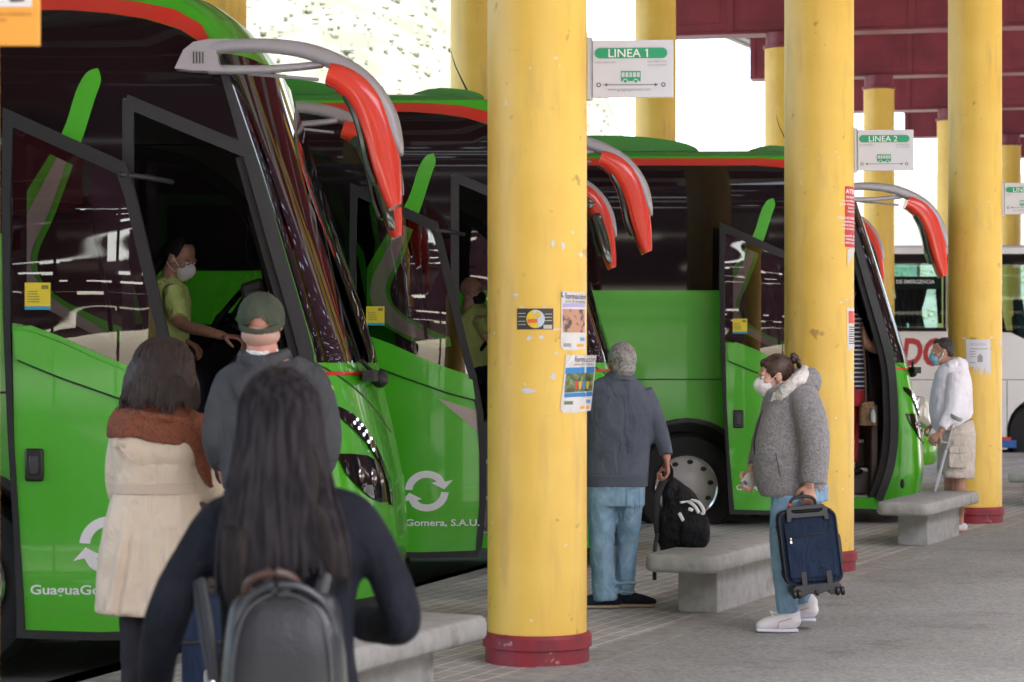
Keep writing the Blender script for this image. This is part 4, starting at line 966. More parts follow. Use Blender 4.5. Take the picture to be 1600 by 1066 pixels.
# =============== WHITE COACH ===============
def white_coach():
    t = thing('coach', 'white coach with red DO lettering behind the man with the crutch', 'coach', (2.0, 38.5, 0))
    Y0 = 38.5; s = F/Y0
    X = lambda px: (px-800)/s
    Z = lambda py: CH+(HZ-py)/s
    wp = M('white_coach_paint', (.80,.77,.75), .3, coat=.5, col2=(.76,.73,.71), vscale=1)
    x0, x1 = X(1290), X(1290)+12
    win = [(X(1300),Z(513)),(X(1474),Z(513)),(X(1474),Z(398)),(X(1300),Z(398))]
    win2 = [(X(1479),Z(513)),(X(1580),Z(520)),(X(1660),Z(560)),(X(1660),Z(405)),(X(1479),Z(400))]
    arch = [(X(1622)+.52*math.cos(R(a)), .35+.56*math.sin(R(a))) for a in range(0,181,15)]
    mb = MB()
    def pl(mb, loops, y, th=.03, st=0):
        v, tr, bd = fill2d(loops, st); n = len(v)
        mb.add([Vector((p[0],y,p[1])) for p in v]+[Vector((p[0],y+th,p[1])) for p in v], [tuple(q) for q in tr]+[tuple(i+n for i in q[::-1]) for q in tr]+[(b,a,a+n,b+n) for a,b in bd])
    body = [(x0,.05),(X(1622)-.52,.05),(X(1622)-.52,.35)]+arch[::-1]+[(X(1622)+.52,.05),(x1,.05),(x1,3.35),(x0,3.35)]
    pl(mb, [body, win, win2], Y0)
    # far side with windows, ends, roof
    pl(mb, [[(x0,.05),(x1,.05),(x1,3.35),(x0,3.35)], win, [(X(1479),Z(513)),(X(1660),Z(513)),(X(1660),Z(400)),(X(1479),Z(400))]], Y0+2.5)
    mb.box((x0-.03,Y0,.05),(x0,Y0+2.53,3.35)); mb.box((x1,Y0,.05),(x1+.03,Y0+2.53,3.35))
    mb.build('body', wp, t, smooth=False)
    mb = MB(); mb.tube([(x0,Y0+1.265,3.35,.14,1.27),(x1,Y0+1.265,3.35,.14,1.27)], k=1, ref=(0,0,1), n=5, seg=28); mb.build('roof', M('white_roof', (.80,.79,.78), .3, coat=.4), t)
    for wl, yy in ((win, Y0+.02), (win2, Y0+.02), (win, Y0+2.5)):
        mb = MB(); pl(mb, [wl], yy, .006); mb.build('window', clearglass, t, smooth=False)
    mb = MB()
    pl(mb, [[(x0,Z(412)),(X(1474),Z(412)),(X(1474),3.32),(x0,3.32)]], Y0-.006, .005)
    pl(mb, [[(X(1474),Z(513)),(X(1478),Z(513)),(X(1478),3.32),(X(1474),3.32)]], Y0-.010, .005)
    pl(mb, [[(X(1480),Z(412)),(X(1680),Z(415)),(X(1680),3.32),(X(1480),3.32)]], Y0-.006, .005)
    pl(mb, [[(x0,Z(518)),(X(1479),Z(518)),(X(1479),Z(512)),(x0,Z(512))]], Y0-.012, .005)
    mb.build('window_border', blackg, t, smooth=False)
    mb = MB(); pl(mb, [[(x0,Z(452)),(X(1472),Z(452)),(X(1472),Z(432)),(x0,Z(432))]], Y0+.05, .01); mb.build('blind', M('blind_teal', (.015,.07,.065), .7), t, smooth=False)
    mb = MB(); put_text(mb, 'SALIDA DE EMERGENCIA', .085, lambda x, y: Vector((X(1372)+x, Y0+.012, Z(443)+y)), align='LEFT', bold=.001)
    mb.build('emergency_lettering', white, t, smooth=False)
    mb = MB(); put_text(mb, 'DO', .62, lambda x, y: Vector((X(1407)+x, Y0-.006, Z(570)+y)), align='LEFT', bold=.022, shear=.18, sx=.74, space=1.0)
    mb.build('brand_lettering', M('letter_red', (.50,.03,.035), .5), t, smooth=False)
    mb = MB()
    pl(mb, [[(x0,Z(594)),(x1,Z(594)),(x1,Z(593)),(x0,Z(593))]], Y0-.004, .003)
    pl(mb, [[(X(1573),Z(595)),(X(1574),Z(595)),(X(1574),Z(690)),(X(1573),Z(690))]], Y0-.004, .003)
    pl(mb, [[(x0,.05),(X(1560),.05),(X(1560),.12),(x0,.12)]], Y0-.004, .003)
    mb.build('panel_gap', blackp, t, smooth=False)
    mb = MB(); pl(mb, [[(x0,Z(700)),(X(1588),Z(700)),(X(1588),Z(688)),(x0,Z(688))]], Y0-.006, .004); mb.build('blue_stripe', M('stripe_blue', (.02,.14,.42), .4), t, smooth=False)
    mb = MB(); pl(mb, [[(x0,Z(688)),(X(1580),Z(688)),(X(1580),Z(683)),(x0,Z(683))]], Y0-.006, .004); mb.build('red_stripe', red, t, smooth=False)
    wh = MB().lathe((X(1622),Y0+.05,.33), [(.3,0),(.46,0),(.5,.04),(.5,.26)], 32, 'Y').build('wheel', MATS['tyre'], t)
    MB().lathe((X(1622),Y0+.05,.33), [(0,-.02),(.15,-.02),(.2,.02),(.3,.01)], 24, 'Y').build('rim', chrome, wh)
    MB().box((x0+.1,Y0+.3,.9),(x1-.1,Y0+2.2,1.0)).build('floor', seatm, t, smooth=False)
    mb = MB(); a = X(1395); b = X(1450); zt = Z(432); zb = Z(505)
    def curt(xa, xb, xc, xd, y):
        n = 24; vs = []; fs = []
        for i in range(n+1):
            q = i/n; wv = .03*math.sin(q*26)
            for r_ in range(5):
                rr = r_/4; xt = xa+(xb-xa)*q; xm = xc+(xd-xc)*q; e = rr**1.6
                vs.append((xt+(xm-xt)*e, y+wv, zt+(zb-zt)*rr))
        for i in range(n):
            for r_ in range(4): k = i*5+r_; fs.append((k, k+1, k+6, k+5))
        return vs, fs
    mb.add(*curt(X(1400), X(1455), X(1412), X(1436), Y0+.22)); mb.add(*curt(X(1464), X(1474), X(1469), X(1474), Y0+.15)); mb.build('curtain', M('curtain_brown', (.045,.05,.045), .9), t, solid=.006)
    for px in (1418,1446,1575,1610):
        for yy in (.55, 1.05):
            x = X(px)+.35*(yy-.55); zz = Z(488)
            mb = MB(); mb.tube([(x,Y0+yy,1.35,.07,.21),(x-.06,Y0+yy,1.9,.08,.22),(x-.11,Y0+yy,2.26,.07,.17)], n=3); mb.tube([(x-.10,Y0+yy,2.34,.06,.13),(x-.12,Y0+yy,2.55,.05,.11)], k=1)
            mb.build('seat', M('seat_teal', (.06,.10,.11), .8, col2=(.02,.12,.11), vscale=8), t)
    return t
white_coach()
# =============== GREEN MINIBUS (only the nose shows) ===============
def minibus():
    Y0 = 27.0; s = F/Y0
    t = thing('minibus', 'bright green minibus, only its nose shows past the farthest green coach', 'minibus', (3.0, Y0, 0))
    X = lambda px: (px-800)/s
    Z = lambda py: CH+(HZ-py)/s
    g2 = M('minibus_green', (.12,.50,.02), .25, coat=.5)
    # profile rings along v: side profile bulging in plan
    prof = [(X(1457),.42),(X(1461),.62),(X(1458),.78),(X(1450),.93),(X(1440),1.06),(X(1420),1.18),(X(1395),1.27),(X(1360),1.33),(X(1325),1.95),(X(1300),2.25),(X(1250),2.42),(X(1150),2.5),(X(800),2.5),(X(800),.2),(X(1420),.2),(X(1445),.28)]
    vs = []; fs = []; n = len(prof); rows = [(.0,.34,.93),(.04,.18,.98),(.15,.07,1),(.4,.0,1),(1.0,-.02,1),(1.6,.0,1),(1.85,.07,1),(1.96,.18,.98),(2.0,.34,.93)]
    for v_, du, k in rows:
        for x, z in prof: vs.append((x-(du if x > X(1300) else 0), Y0+v_, .9+(z-.9)*k))
    for i in range(len(rows)-1):
        for j in range(n): fs.append((i*n+j, i*n+(j+1)%n, (i+1)*n+(j+1)%n, (i+1)*n+j))
    mb = MB().add(vs, fs+[tuple(range(n))[::-1], tuple((len(rows)-1)*n+j for j in range(n))]); mb.build('body', g2, t, angle=45, bevel=.02)
    mb = MB(); mb.tube([(X(1418),Y0+.05,1.02,.06,.05),(X(1433),Y0+.02,.98,.14,.06),(X(1444),Y0+.08,.88,.12,.06),(X(1452),Y0+.16,.76,.04,.05)], ref=(0,0,1), n=3); mb.build('headlight', M('headlamp_clear', (.55,.50,.45), .08, spec=1, coat=1), t)
    mb = MB(); mb.tube([(X(1405),Y0+.02,.46,.17,.10),(X(1440),Y0+.04,.47,.18,.12),(X(1459),Y0+.4,.48,.18,.12),(X(1464),Y0+1.0,.48,.18,.12)], ref=(0,0,1), n=4); mb.build('bumper', g2, t)
    mb = MB(); mb.box((X(1250),Y0-.004,1.45),(X(1290),Y0,2.15)); mb.build('window', blackg, t)
    wh = MB().lathe((X(1340),Y0-.01,.19), [(.2,0),(.31,0),(.34,.03),(.34,.2)], 28, 'Y').build('wheel', MATS['tyre'], t)
    MB().lathe((X(1340),Y0-.01,.19), [(0,-.02),(.1,-.02),(.15,.01),(.2,.0)], 24, 'Y').build('rim', chrome, wh)
minibus()

# =============== PEOPLE ===============
class Fig:
    def __init__(s, Y): s.Y = Y; s.s = F/Y; s.rnd = True; s.k = .84; s.ox = 0
    def p(s, px, py, dy=0.0):     # a point at this person's distance, dy = metres farther away
        return Vector(((px+s.ox-800)/s.s, s.Y+dy, CH+(HZ-py)/s.s))
    def t(s, mb, pts, k=4, seg=14, n=2.0, ref=(1,0,0)):
        # (px, py, dy, half width in px, half depth in m)
        mb.tube([(*s.p(q[0], q[1], q[2]), s.k*q[3]/s.s, s.k*(q[4] if len(q) > 4 else q[3]/s.s)) for q in pts], k=k, seg=seg, ref=ref, n=n, round_=s.rnd)
def head(mb, c, fwd, sc=1.0, ears=True, face=True, chin=True):
    f = Vector(fwd).normalized(); up = Vector((0,0,1)); sd_ = f.cross(up)
    if abs(f.z) > .01: up = (up-f*f.z).normalized(); sd_ = f.cross(up)
    q = lambda a, b, d: c+(f*a+sd_*b+up*d)*sc
    rr = lambda *r: tuple(x*sc for x in r)
    mb.ell(q(-.012,0,.03), rr(.074,.092,.088), f, 20, 14); mb.ell(q(.022,0,-.025), rr(.062,.070,.088), f, 18, 12)
    if chin: mb.ell(q(.055,0,-.088), rr(.032,.032,.026), f); mb.ell(q(.01,.035,-.07), rr(.022,.045,.03), f); mb.ell(q(.01,-.035,-.07), rr(.022,.045,.03), f)
    if face:
        mb.tube([(*q(.082,0,.018), .007*sc), (*q(.098,0,-.008), .009*sc), (*q(.106,0,-.026), .013*sc), (*q(.088,0,-.036), .012*sc)], k=3, seg=8)
        mb.ell(q(.079,.028,.024), rr(.022,.012,.009), f); mb.ell(q(.079,-.028,.024), rr(.022,.012,.009), f)
        mb.ell(q(.088,0,-.056), rr(.022,.010,.008), f); mb.ell(q(.086,0,-.067), rr(.018,.010,.008), f)
        mb.ell(q(.060,.04,-.02), rr(.024,.024,.02), f); mb.ell(q(.060,-.04,-.02), rr(.024,.024,.02), f)
    if ears:
        for s_ in (-1, 1): mb.ell(q(-.005,s_*.078,-.008), rr(.010,.020,.032), f, 12, 8)
    return q
def eyes(q, sc, parent, closed=False):
    mb = MB(); 
    for s_ in (-1,1): mb.ell(q(.078,s_*.03,.004), (.013*sc,.012*sc,.009*sc), None, 10, 8)
    e = mb.build('eye', M('eye_white', (.6,.58,.55), .2), parent)
    mb = MB()
    for s_ in (-1,1): mb.ell(q(.0865,s_*.03,.002), (.0065*sc,.005*sc,.0065*sc), None, 10, 8)
    mb.build('iris', M('iris', (.03,.015,.01), .1), e)
def hand(mb, wr, d, pn, curl=.5, sc=1.0, thumb=1, spread=.0):
    d = Vector(d).normalized(); pn = Vector(pn); pn = (pn-d*pn.dot(d)).normalized(); sd_ = d.cross(pn)
    wr = Vector(wr)
    for i, k in enumerate((-1.5,-.5,.5,1.5)):
        a = wr; b = wr+d*.088*sc+sd_*k*.0195*sc
        mb.tube([(*a, .020*sc, .014*sc), (*(a+(b-a)*.6), .013*sc, .013*sc), (*b, .0105*sc, .0115*sc)], k=2, seg=8, ref=tuple(sd_))
        L = [.042,.028,.022]; fl = (.92,1.0,1.05,.82)[i] if thumb > 0 else (.82,1.05,1.0,.92)[i]
        p = b; ang = curl*.45; pts = [(*p, .0092*sc)]
        for l in L:
            dd = d*math.cos(ang)+pn*math.sin(ang)+sd_*spread*k; p = p+dd*l*fl*sc; pts.append((*p, .0080*sc)); ang += curl*.85
        mb.tube(pts, k=3, seg=8)
    base = wr+d*.03*sc-sd_*thumb*.022*sc; t1 = base+(d*.5-sd_*thumb*.75+pn*.35).normalized()*.036*sc
    t2 = t1+(d*.75-sd_*thumb*.2+pn*.6).normalized()*.032*sc; t3 = t2+(d*.7+sd_*thumb*.15+pn*.7).normalized()*.024*sc
    mb.tube([(*base, .014*sc), (*t1, .0115*sc), (*t2, .0095*sc), (*t3, .0075*sc)], k=3, seg=8)
def strands(mb, roots, n, r, rs, wob=.006, seg=5):
    """roots: function t in [0,1], u in [0,1] -> point; many thin locks"""
    for i in range(n):
        t_ = rs.random(); j = rs.uniform(-1,1); ph = rs.uniform(0,6.28); L0 = rs.uniform(0,.15); L1 = rs.uniform(.82,1.0); pts = []
        for k in range(9):
            u = L0+(L1-L0)*k/8; p = roots(t_, u); w_ = wob*math.sin(u*7+ph)
            pts.append((p.x+w_, p.y+w_*.5, p.z, r*(1-.75*abs(u-.45)*1.2)))
        mb.tube(pts, k=1, seg=seg, round_=False)
def fabric(name, col, col2=None, b=.25, bs=220, vs_=10, rough=.85, sheen=0, bd=.004, **kw):
    return M(name, col, rough, col2=col2 or tuple(c*.8 for c in col), vscale=vs_, bump=b, bscale=bs, sheen=sheen, bdist=bd, spec=.15, folds=kw.pop('folds', .55), **kw)
denim = fabric('denim_light', (.25,.38,.48), (.17,.29,.39), vs_=12)
haird = M('hair_dark', (.010,.009,.010), .65, col2=(.025,.019,.017), vscale=60, stretch=(1,1,.06), bump=.5, bscale=150, bdist=.003, spec=.12)
hairb = M('hair_brown', (.075,.035,.022), .45, col2=(.025,.013,.01), vscale=60, stretch=(.3,1,1), bump=.6, bscale=120, bdist=.004)
maskw = M('mask_white', (.72,.71,.70), .8, bump=.15, bscale=60)
jeansk = dict(voxel=.010, sm=4, disp=.012, dscale=.07)
def gmask(q, parent, sc=1.0, mat=maskw, cone=1, name='face_mask'):
    mb = MB(); cc = q(.062,0,-.045)
    f = (q(1,0,0)-q(0,0,0)).normalized(); 
    mb.ell(cc, (.062*sc,.060*sc,.056*sc), f, 20, 12)
    mb.ell(q(.082,0,-.035), (.034*sc,.046*sc*cone,.046*sc), f, 16, 10)
    mb.ell(q(.060,0,-.075), (.045*sc,.045*sc,.038*sc), f, 16, 10)
    m = mb.blob(name, mat, parent, voxel=.006, sm=3)
    mb = MB()
    for s_ in (-1,1):
        mb.tube([(*q(.05,s_*.060,-.025),.0022),(*q(.0,s_*.081,.012),.0022),(*q(-.02,s_*.083,.015),.0022)], k=3, seg=6)
        mb.tube([(*q(.045,s_*.060,-.065),.0022),(*q(.0,s_*.079,-.045),.0022),(*q(-.018,s_*.083,-.03),.0022)], k=3, seg=6)
    mb.build('ear_loop', maskw, m)
    return m

# ---- 1. long haired woman in the foreground, back to us ----
f = Fig(5.8); P = f.p
t = thing('person', 'long haired woman in a dark sweater in the foreground, back to us', 'person', (P(455,900).x, 5.8, 0))
mb = MB(); q = head(mb, P(437,655), (0,1,0), face=True)
mb.tube([(*P(440,700,.01), .055),(*P(445,780,.0), .062)], k=1)
f.t(mb, [(447,800,0,90,.08),(450,900,0,92,.10),(450,1010,0,88,.10),(450,1080,0,100,.12)], n=2.4)
f.t(mb, [(330,830,0,26),(262,960,-.02,20),(232,1060,.08,16)]); f.t(mb, [(565,820,0,26),(620,950,-.02,22),(640,975,.05,18),(560,985,.16,15)])
for s_, x in ((-1,405),(1,497)): f.t(mb, [(x,1060,0,50,.10),(x,1250,0,36,.075),(x,1420,.02,28,.06),(x,1480,0,18,.045)])
hand(mb, P(238,1052,.16), (.25,.3,-.9), (.9,.0,.3), .9, thumb=-1)
hand(mb, P(556,984,.2), (-.9,.2,0), (0,.2,-1), .9)
for x in (405,497): f.t(mb, [(x,1487,-.02,20,.10),(x,1490,.06,20,.10)], k=1)
b_ = mb.blob('body', skinm, t, voxel=.007, sm=3)
f.rnd = False; f.k = 1
navyk = fabric('sweater_navy', (.012,.014,.022), (.008,.009,.014), b=.4, bs=160)
mb = MB()
f.t(mb, [(447,775,.0,60,.07),(447,800,0,112,.095),(449,850,0,124,.12),(450,930,0,108,.12),(450,1010,0,104,.115),(450,1100,0,116,.13)], n=2.5, seg=20)
f.t(mb, [(385,795,0,34,.06),(342,815,0,35,.07),(306,865,0,33,.06),(268,950,-.02,36,.058),(243,1030,.04,31,.05),(232,1075,.12,28,.045)], seg=16)
f.t(mb, [(510,792,0,36,.06),(554,810,0,35,.07),(590,862,0,33,.06),(620,930,-.03,32,.055),(628,972,.0,30,.055),(590,986,.12,27,.05),(553,986,.2,24,.045)], seg=16)
f.t(mb, [(445,765,0,38,.06),(447,800,0,60,.07)], k=1)
sw = mb.blob('sweater', navyk, t, voxel=.011, sm=6, disp=.010, dscale=.12)
mb = MB()
for x in (402,500): f.t(mb, [(x,1075,0,62,.12),(x,1180,0,48,.09),(x,1300,0,38,.07),(x,1460,.0,30,.065)])
mb.blob('trousers', fabric('trousers_black', (.012,.012,.015)), t, voxel=.012, sm=4)
mb = MB()
for x in (405,497): f.t(mb, [(x,1478,-.06,24,.05),(x,1484,.12,24,.05)], k=1)
mb.blob('shoes', blackp, t, voxel=.01, sm=3)
# hair: cap plus a long fall of strands lying on the back
mb = MB(); rs = random.Random(11)
mb.ell(P(438,648,.0), (.098,.125,.122), (0,1,0), 24, 16)
f.t(mb, [(437,640,-.02,56,.10),(438,700,-.05,64,.08),(440,770,-.085,74,.055),(442,840,-.11,66,.03),(440,880,-.12,46,.018)], seg=24, n=2.0)
f.t(mb, [(382,820,-.11,30,.04),(378,900,-.14,22,.035),(384,950,-.15,12,.02)]); f.t(mb, [(500,800,-.09,34,.04),(520,860,-.12,30,.03),(540,900,-.13,14,.02)])
h = mb.blob('hair', haird, t, voxel=.010, sm=4)
mb = MB()
def fall(c, rx, ry, rz, thm, drop, spread, flat, t_, u, side=0):
    """a lock: over the skull from the crown, then straight down the back"""
    th = (t_-.5)*2*thm; h_ = .26
    if u < h_:
        ph = (.10+.90*u/h_)*math.pi/2; return Vector((c.x+rx*math.sin(ph)*math.sin(th), c.y-ry*math.sin(ph)*math.cos(th), c.z+rz*math.cos(ph)))
    v = (u-h_)/(1-h_); e = v*v*(3-2*v)
    return Vector((c.x+math.sin(th)*(rx+spread*e)+side*e*v, c.y-math.cos(th)*ry*(1-e)-e*flat*(.75+.25*math.cos(th)), c.z-drop*v*(1+.10*math.sin(t_*37)-.12*abs(math.sin(th)))))
hc = P(438,650)
def lock(t_, u): return fall(hc, .104, .130, .126, 1.75, .455, .062, .160, t_, u, .02)
strands(mb, lock, 1300, .0030, rs, .0025)
mb.build('hair_locks', M('hair_dark_lock', (.010,.009,.011), .33, col2=(.034,.030,.034), vscale=70, stretch=(1,1,.1), spec=.25), h)
# black leather backpack worn by her
pk = thing('backpack', 'small black leather backpack worn by the long haired woman', 'backpack', P(455,1060,-.2))
leather = M('leather_black', (.016,.018,.022), .36, col2=(.012,.014,.017), vscale=8, bump=.3, bscale=90, bdist=.003)
mb = MB()
f.t(mb, [(458,918,-.19,72,.035),(458,940,-.20,84,.05),(458,1000,-.215,92,.065),(458,1080,-.22,97,.075),(458,1120,-.22,92,.07)], n=3.6, seg=28, k=4)
mb.blob('bag_body', leather, pk, voxel=.008, sm=3)
mb = MB(); f.t(mb, [(458,1075,-.30,70,.02),(458,1100,-.31,76,.03),(458,1140,-.31,76,.03)], n=3.5, seg=24); mb.blob('pocket', leather, pk, voxel=.008, sm=2)
mb = MB()
arcp = [(372,1100),(376,1000),(394,935),(425,906),(458,900),(492,906),(524,935),(541,1000),(545,1100)]
mb.tube([(*P(x,y,-.245), .009) for x, y in arcp], k=5, seg=8); mb.tube([(*P(x*.86+64,y*.9+101,-.285), .0035) for x, y in arcp], k=5, seg=6)
mb.build('piping', M('leather_edge', (.035,.040,.047), .35), pk)
mb = MB(); mb.tube([(*P(398,925,-.20), .012),(*P(405,896,-.22), .011),(*P(440,882,-.23), .011),(*P(470,890,-.22), .011),(*P(480,912,-.2), .012)], k=5, seg=10); mb.build('top_handle', M('leather_brown', (.06,.032,.025), .4), pk)
mb = MB(); mb.tube([(*P(440,912,-.21), .02,.012),(*P(432,890,-.21), .026,.012),(*P(452,888,-.21), .02,.012),(*P(458,914,-.21), .02,.012)], k=3); mb.build('drawstring', leather, pk)
mb = MB()
mb.tube([(*P(402,930,-.17), .018,.004),(*P(378,860,-.12), .018,.004),(*P(376,800,-.05), .018,.004),(*P(384,775,.05), .018,.004)], k=4, seg=8, ref=(1,0,0))
mb.build('strap', M('strap_dark', (.014,.016,.020), .5), pk); mb = MB(); mb.tube([(*P(322,900,-.08), .012,.004),(*P(338,975,-.12), .012,.004),(*P(352,1050,-.17), .012,.004),(*P(368,1110,-.2), .012,.004)], k=4, seg=8)
mb.build('strap', M('strap_dark', (.014,.016,.020), .5), pk); mb = MB(); mb.tube([(*P(313,905,-.06), .012,.004),(*P(326,975,-.10), .012,.004),(*P(345,1055,-.15), .012,.004)], k=4, seg=8)
mb.build('strap', M('strap_dark', (.014,.016,.020), .5), pk); mb = MB(); mb.tube([(*P(506,930,-.17), .018,.004),(*P(520,860,-.12), .018,.004),(*P(514,795,-.04), .018,.004)], k=4, seg=8)
mb.build('strap', M('strap_dark', (.014,.016,.020), .5), pk)
mb = MB(); mb.tube([(*P(345,1050,-.185), .009,.005),(*P(352,1066,-.19), .009,.005)], k=1, seg=8); mb.build('buckle', chrome, pk)

# ---- 2. man in the green cap ----
f = Fig(9.2); P = f.p
t = thing('person', 'man in a green cap and dark hooded top waiting at the nearest coach', 'person', (P(425,900).x, 9.2, 0))
mb = MB(); q = head(mb, P(408,503), (-.12,1,0), 1.0)
mb.tube([(*P(408,530,0), .058),(*P(412,565,0), .068)], k=1)
f.t(mb, [(418,580,0,60,.08),(424,640,0,66,.11),(424,740,0,60,.11),(424,800,0,62,.12)], n=2.4)
f.t(mb, [(345,610,0,20),(335,680,0,18),(342,730,.1,14)]); f.t(mb, [(505,610,0,20),(512,690,-.02,18),(480,740,.15,14)])
for x in (398,450): f.t(mb, [(x,800,0,34,.10),(x,960,0,24,.075),(x,1110,.02,18,.06),(x,1140,0,12,.04)])
hand(mb, P(338,738,.14), (.1,.8,-.3), (1,0,0), .8, thumb=-1); hand(mb, P(478,742,.22), (-.3,.9,0), (-1,0,-.2), .8)
for x in (398,450): f.t(mb, [(x,1146,0,14,.05),(x,1148,.1,14,.04)], k=1)
mb.blob('body', M('skin_pale', (.58,.29,.22), .5, col2=(.52,.22,.17), vscale=30), t, voxel=.007, sm=2)
f.rnd = False; f.k = 1
hd = fabric('hoodie_charcoal', (.080,.083,.088), (.060,.063,.068), b=.5, bs=120, vs_=4)
mb = MB()
f.t(mb, [(415,568,0,46,.07),(418,590,0,78,.10),(424,625,0,86,.125),(424,700,0,80,.125),(424,765,0,76,.125)], n=2.6, seg=24)
f.t(mb, [(392,580,0,24,.06),(362,600,0,28,.075),(345,645,0,25,.07),(338,690,0,23,.06),(342,725,.08,19,.05)], seg=16)
f.t(mb, [(452,578,0,26,.06),(484,598,0,30,.075),(503,640,0,27,.07),(510,690,-.02,25,.06),(500,725,.05,23,.055),(482,742,.18,18,.05)], seg=16)
mb.blob('hoodie', hd, t, voxel=.011, sm=5, disp=.012, dscale=.10)
mb = MB()  # hood lying on the back
f.t(mb, [(372,572,.03,10,.03),(385,600,-.09,20,.035),(415,628,-.125,26,.04),(445,600,-.09,20,.035),(458,570,.03,10,.03)], seg=14)
f.t(mb, [(376,556,.02,10,.03),(412,566,-.075,14,.03),(450,554,.02,10,.03)], seg=12)
f.t(mb, [(395,580,-.08,14,.03),(415,600,-.11,22,.03),(437,580,-.08,14,.03)], seg=12)
mb.blob('hood', hd, t, voxel=.010, sm=5, disp=.012, dscale=.06)
mb = MB(); mb.tube([(*P(388,550,-.01), .012),(*P(408,553,-.07), .011),(*P(432,549,-.01), .012)], k=4, seg=10); mb.build('shirt_collar', white, t)
mb = MB()
f.t(mb, [(424,765,0,76,.12),(424,800,0,74,.125)], k=1)
for x in (397,451): f.t(mb, [(x,800,0,40,.12),(x,960,0,30,.085),(x,1130,0,24,.075)])
mb.blob('jeans', denim, t, **jeansk)
mb = MB()
for x in (398,450): f.t(mb, [(x,1143,-.04,16,.05),(x,1146,.13,16,.045)], k=1)
mb.blob('shoes', blackp, t, voxel=.01, sm=3)
capm = fabric('cap_green', (.075,.090,.062), (.055,.065,.045), b=.4, bs=120)
mb = MB(); mb.ell(P(408,495,.0), (.093,.108,.098), (0,1,0), 64, 44)
cut = P(408,508).z; hole = P(408,512,-.1)
v_ = mb.v; keep = [fc for fc in mb.f if sum(v_[i].z for i in fc)/len(fc) > cut and not ((sum(v_[i].y for i in fc)/len(fc) < 9.14) and ((sum(v_[i].x for i in fc)/len(fc)-hole.x)**2+(sum(v_[i].z for i in fc)/len(fc)-hole.z)**2) < .038**2)]
mb.f = keep; mb.m = [0]*len(keep); cp = mb.build('cap', capm, t, solid=.004, angle=80)
mb = MB(); mb.tube([(*P(373,503,.02), .013,.004),(*P(380,513,-.06), .013,.004),(*P(408,520,-.10), .013,.004),(*P(436,513,-.06), .013,.004),(*P(443,503,.02), .013,.004)], k=5, seg=8, ref=(0,0,1))
mb.tube([(*P(408,500,.08), .07,.004),(*P(408,504,.16), .055,.004)], k=2, seg=14); mb.ell(P(408,460,0), (.007,.007,.005)); mb.build('cap_band', capm, cp)
mb = MB(); mb.ell(P(408,524,-.018), (.078,.085,.05), (0,1,0), 20, 12); mb.build('hair', M('hair_stubble', (.50,.30,.24), .7), t)

# ---- 3. woman in the cream trench coat ----
f = Fig(9.5); P = f.p
t = thing('person', 'woman in a cream trench coat with a rust brown shawl, seen from behind', 'person', (P(245,900).x, 9.5, 0))
mb = MB(); q = head(mb, P(254,578), (.35,.94,0), .97)
mb.tube([(*P(252,610,0), .052),(*P(250,650,0), .06)], k=1)
f.t(mb, [(248,660,0,50,.07),(245,740,0,52,.09),(242,830,0,60,.10)], n=2.3)
f.t(mb, [(300,700,.0,17),(315,760,.05,15),(345,775,.22,12)]); f.t(mb, [(190,700,.05,17),(180,770,.12,15),(210,800,.25,12)])
for x in (212,246): f.t(mb, [(x,860,0,30,.09),(x,980,0,22,.07),(x,1100,.0,15,.055),(x,1128,0,11,.04)])
hand(mb, P(345,775,.25), (.4,.9,0), (0,.1,-1), .8); hand(mb, P(212,800,.27), (.3,.9,0), (0,.1,-1), .8)
for x in (212,246): f.t(mb, [(x,1134,0,12,.05),(x,1136,.1,12,.04)], k=1)
mb.blob('body', skinm, t, voxel=.007, sm=2)
f.rnd = False; f.k = 1
mb = MB()
for x in (210,247): f.t(mb, [(x,880,0,30,.09),(x,980,0,23,.085),(x,1110,0,20,.08)])
mb.blob('trousers', fabric('trousers_grey', (.035,.032,.040)), t, **jeansk)
mb = MB()
for x in (212,246): f.t(mb, [(x,1132,-.03,14,.05),(x,1134,.13,13,.045)], k=1)
mb.blob('shoes', blackp, t, voxel=.01, sm=3)
coatm = fabric('trench_cream', (.74,.62,.48), (.68,.56,.43), b=.15, bs=30, bd=.01, vs_=3, rough=.6)
mb = MB()
f.t(mb, [(248,650,0,50,.07),(247,675,0,74,.10),(246,720,0,70,.11),(243,765,0,64,.105),(241,810,0,76,.125),(237,880,0,84,.14),(233,940,0,84,.145),(232,960,0,83,.145)], n=2.4, seg=28)
f.t(mb, [(288,680,0,28,.07),(303,720,0,25,.065),(316,757,.04,22,.06),(330,775,.12,17,.05),(346,778,.20,15,.045)], seg=16)
f.t(mb, [(195,680,.02,26,.07),(182,730,.06,22,.065),(180,775,.12,20,.06),(205,800,.22,16,.05)], seg=16)
# pleats fanning out under the belt
for x0, x1, w_ in ((262,280,7),(247,245,6),(228,206,7),(212,180,6),(285,306,6)):
    f.t(mb, [(x0,772,-.098,3,.01),((x0+x1)/2,860,-.132,w_,.018),(x1,955,-.140,w_+2,.022)], seg=10)
ct = mb.blob('trench_coat', coatm, t, voxel=.010, sm=4, disp=.014, dscale=.10)
mb = MB(); f.t(mb, [(243,754,0,67,.113),(243,771,0,68,.115)], k=1, n=2.4, seg=28); mb.build('belt', M('trench_belt', (.58,.47,.36), .6, bump=.2, bscale=40), t, bevel=.003)
mb = MB(); f.t(mb, [(247,678,-.006,73,.105),(247,702,-.012,71,.115),(246,706,-.01,69,.11)], n=2.6, seg=28, k=3); mb.build('storm_flap', coatm, t)
shawl = M('shawl_rust', (.24,.075,.035), .9, col2=(.09,.045,.03), vscale=95, bump=.6, bscale=90, bdist=.008, vlo=.52, vhi=.66, folds=.6)
mb = MB()
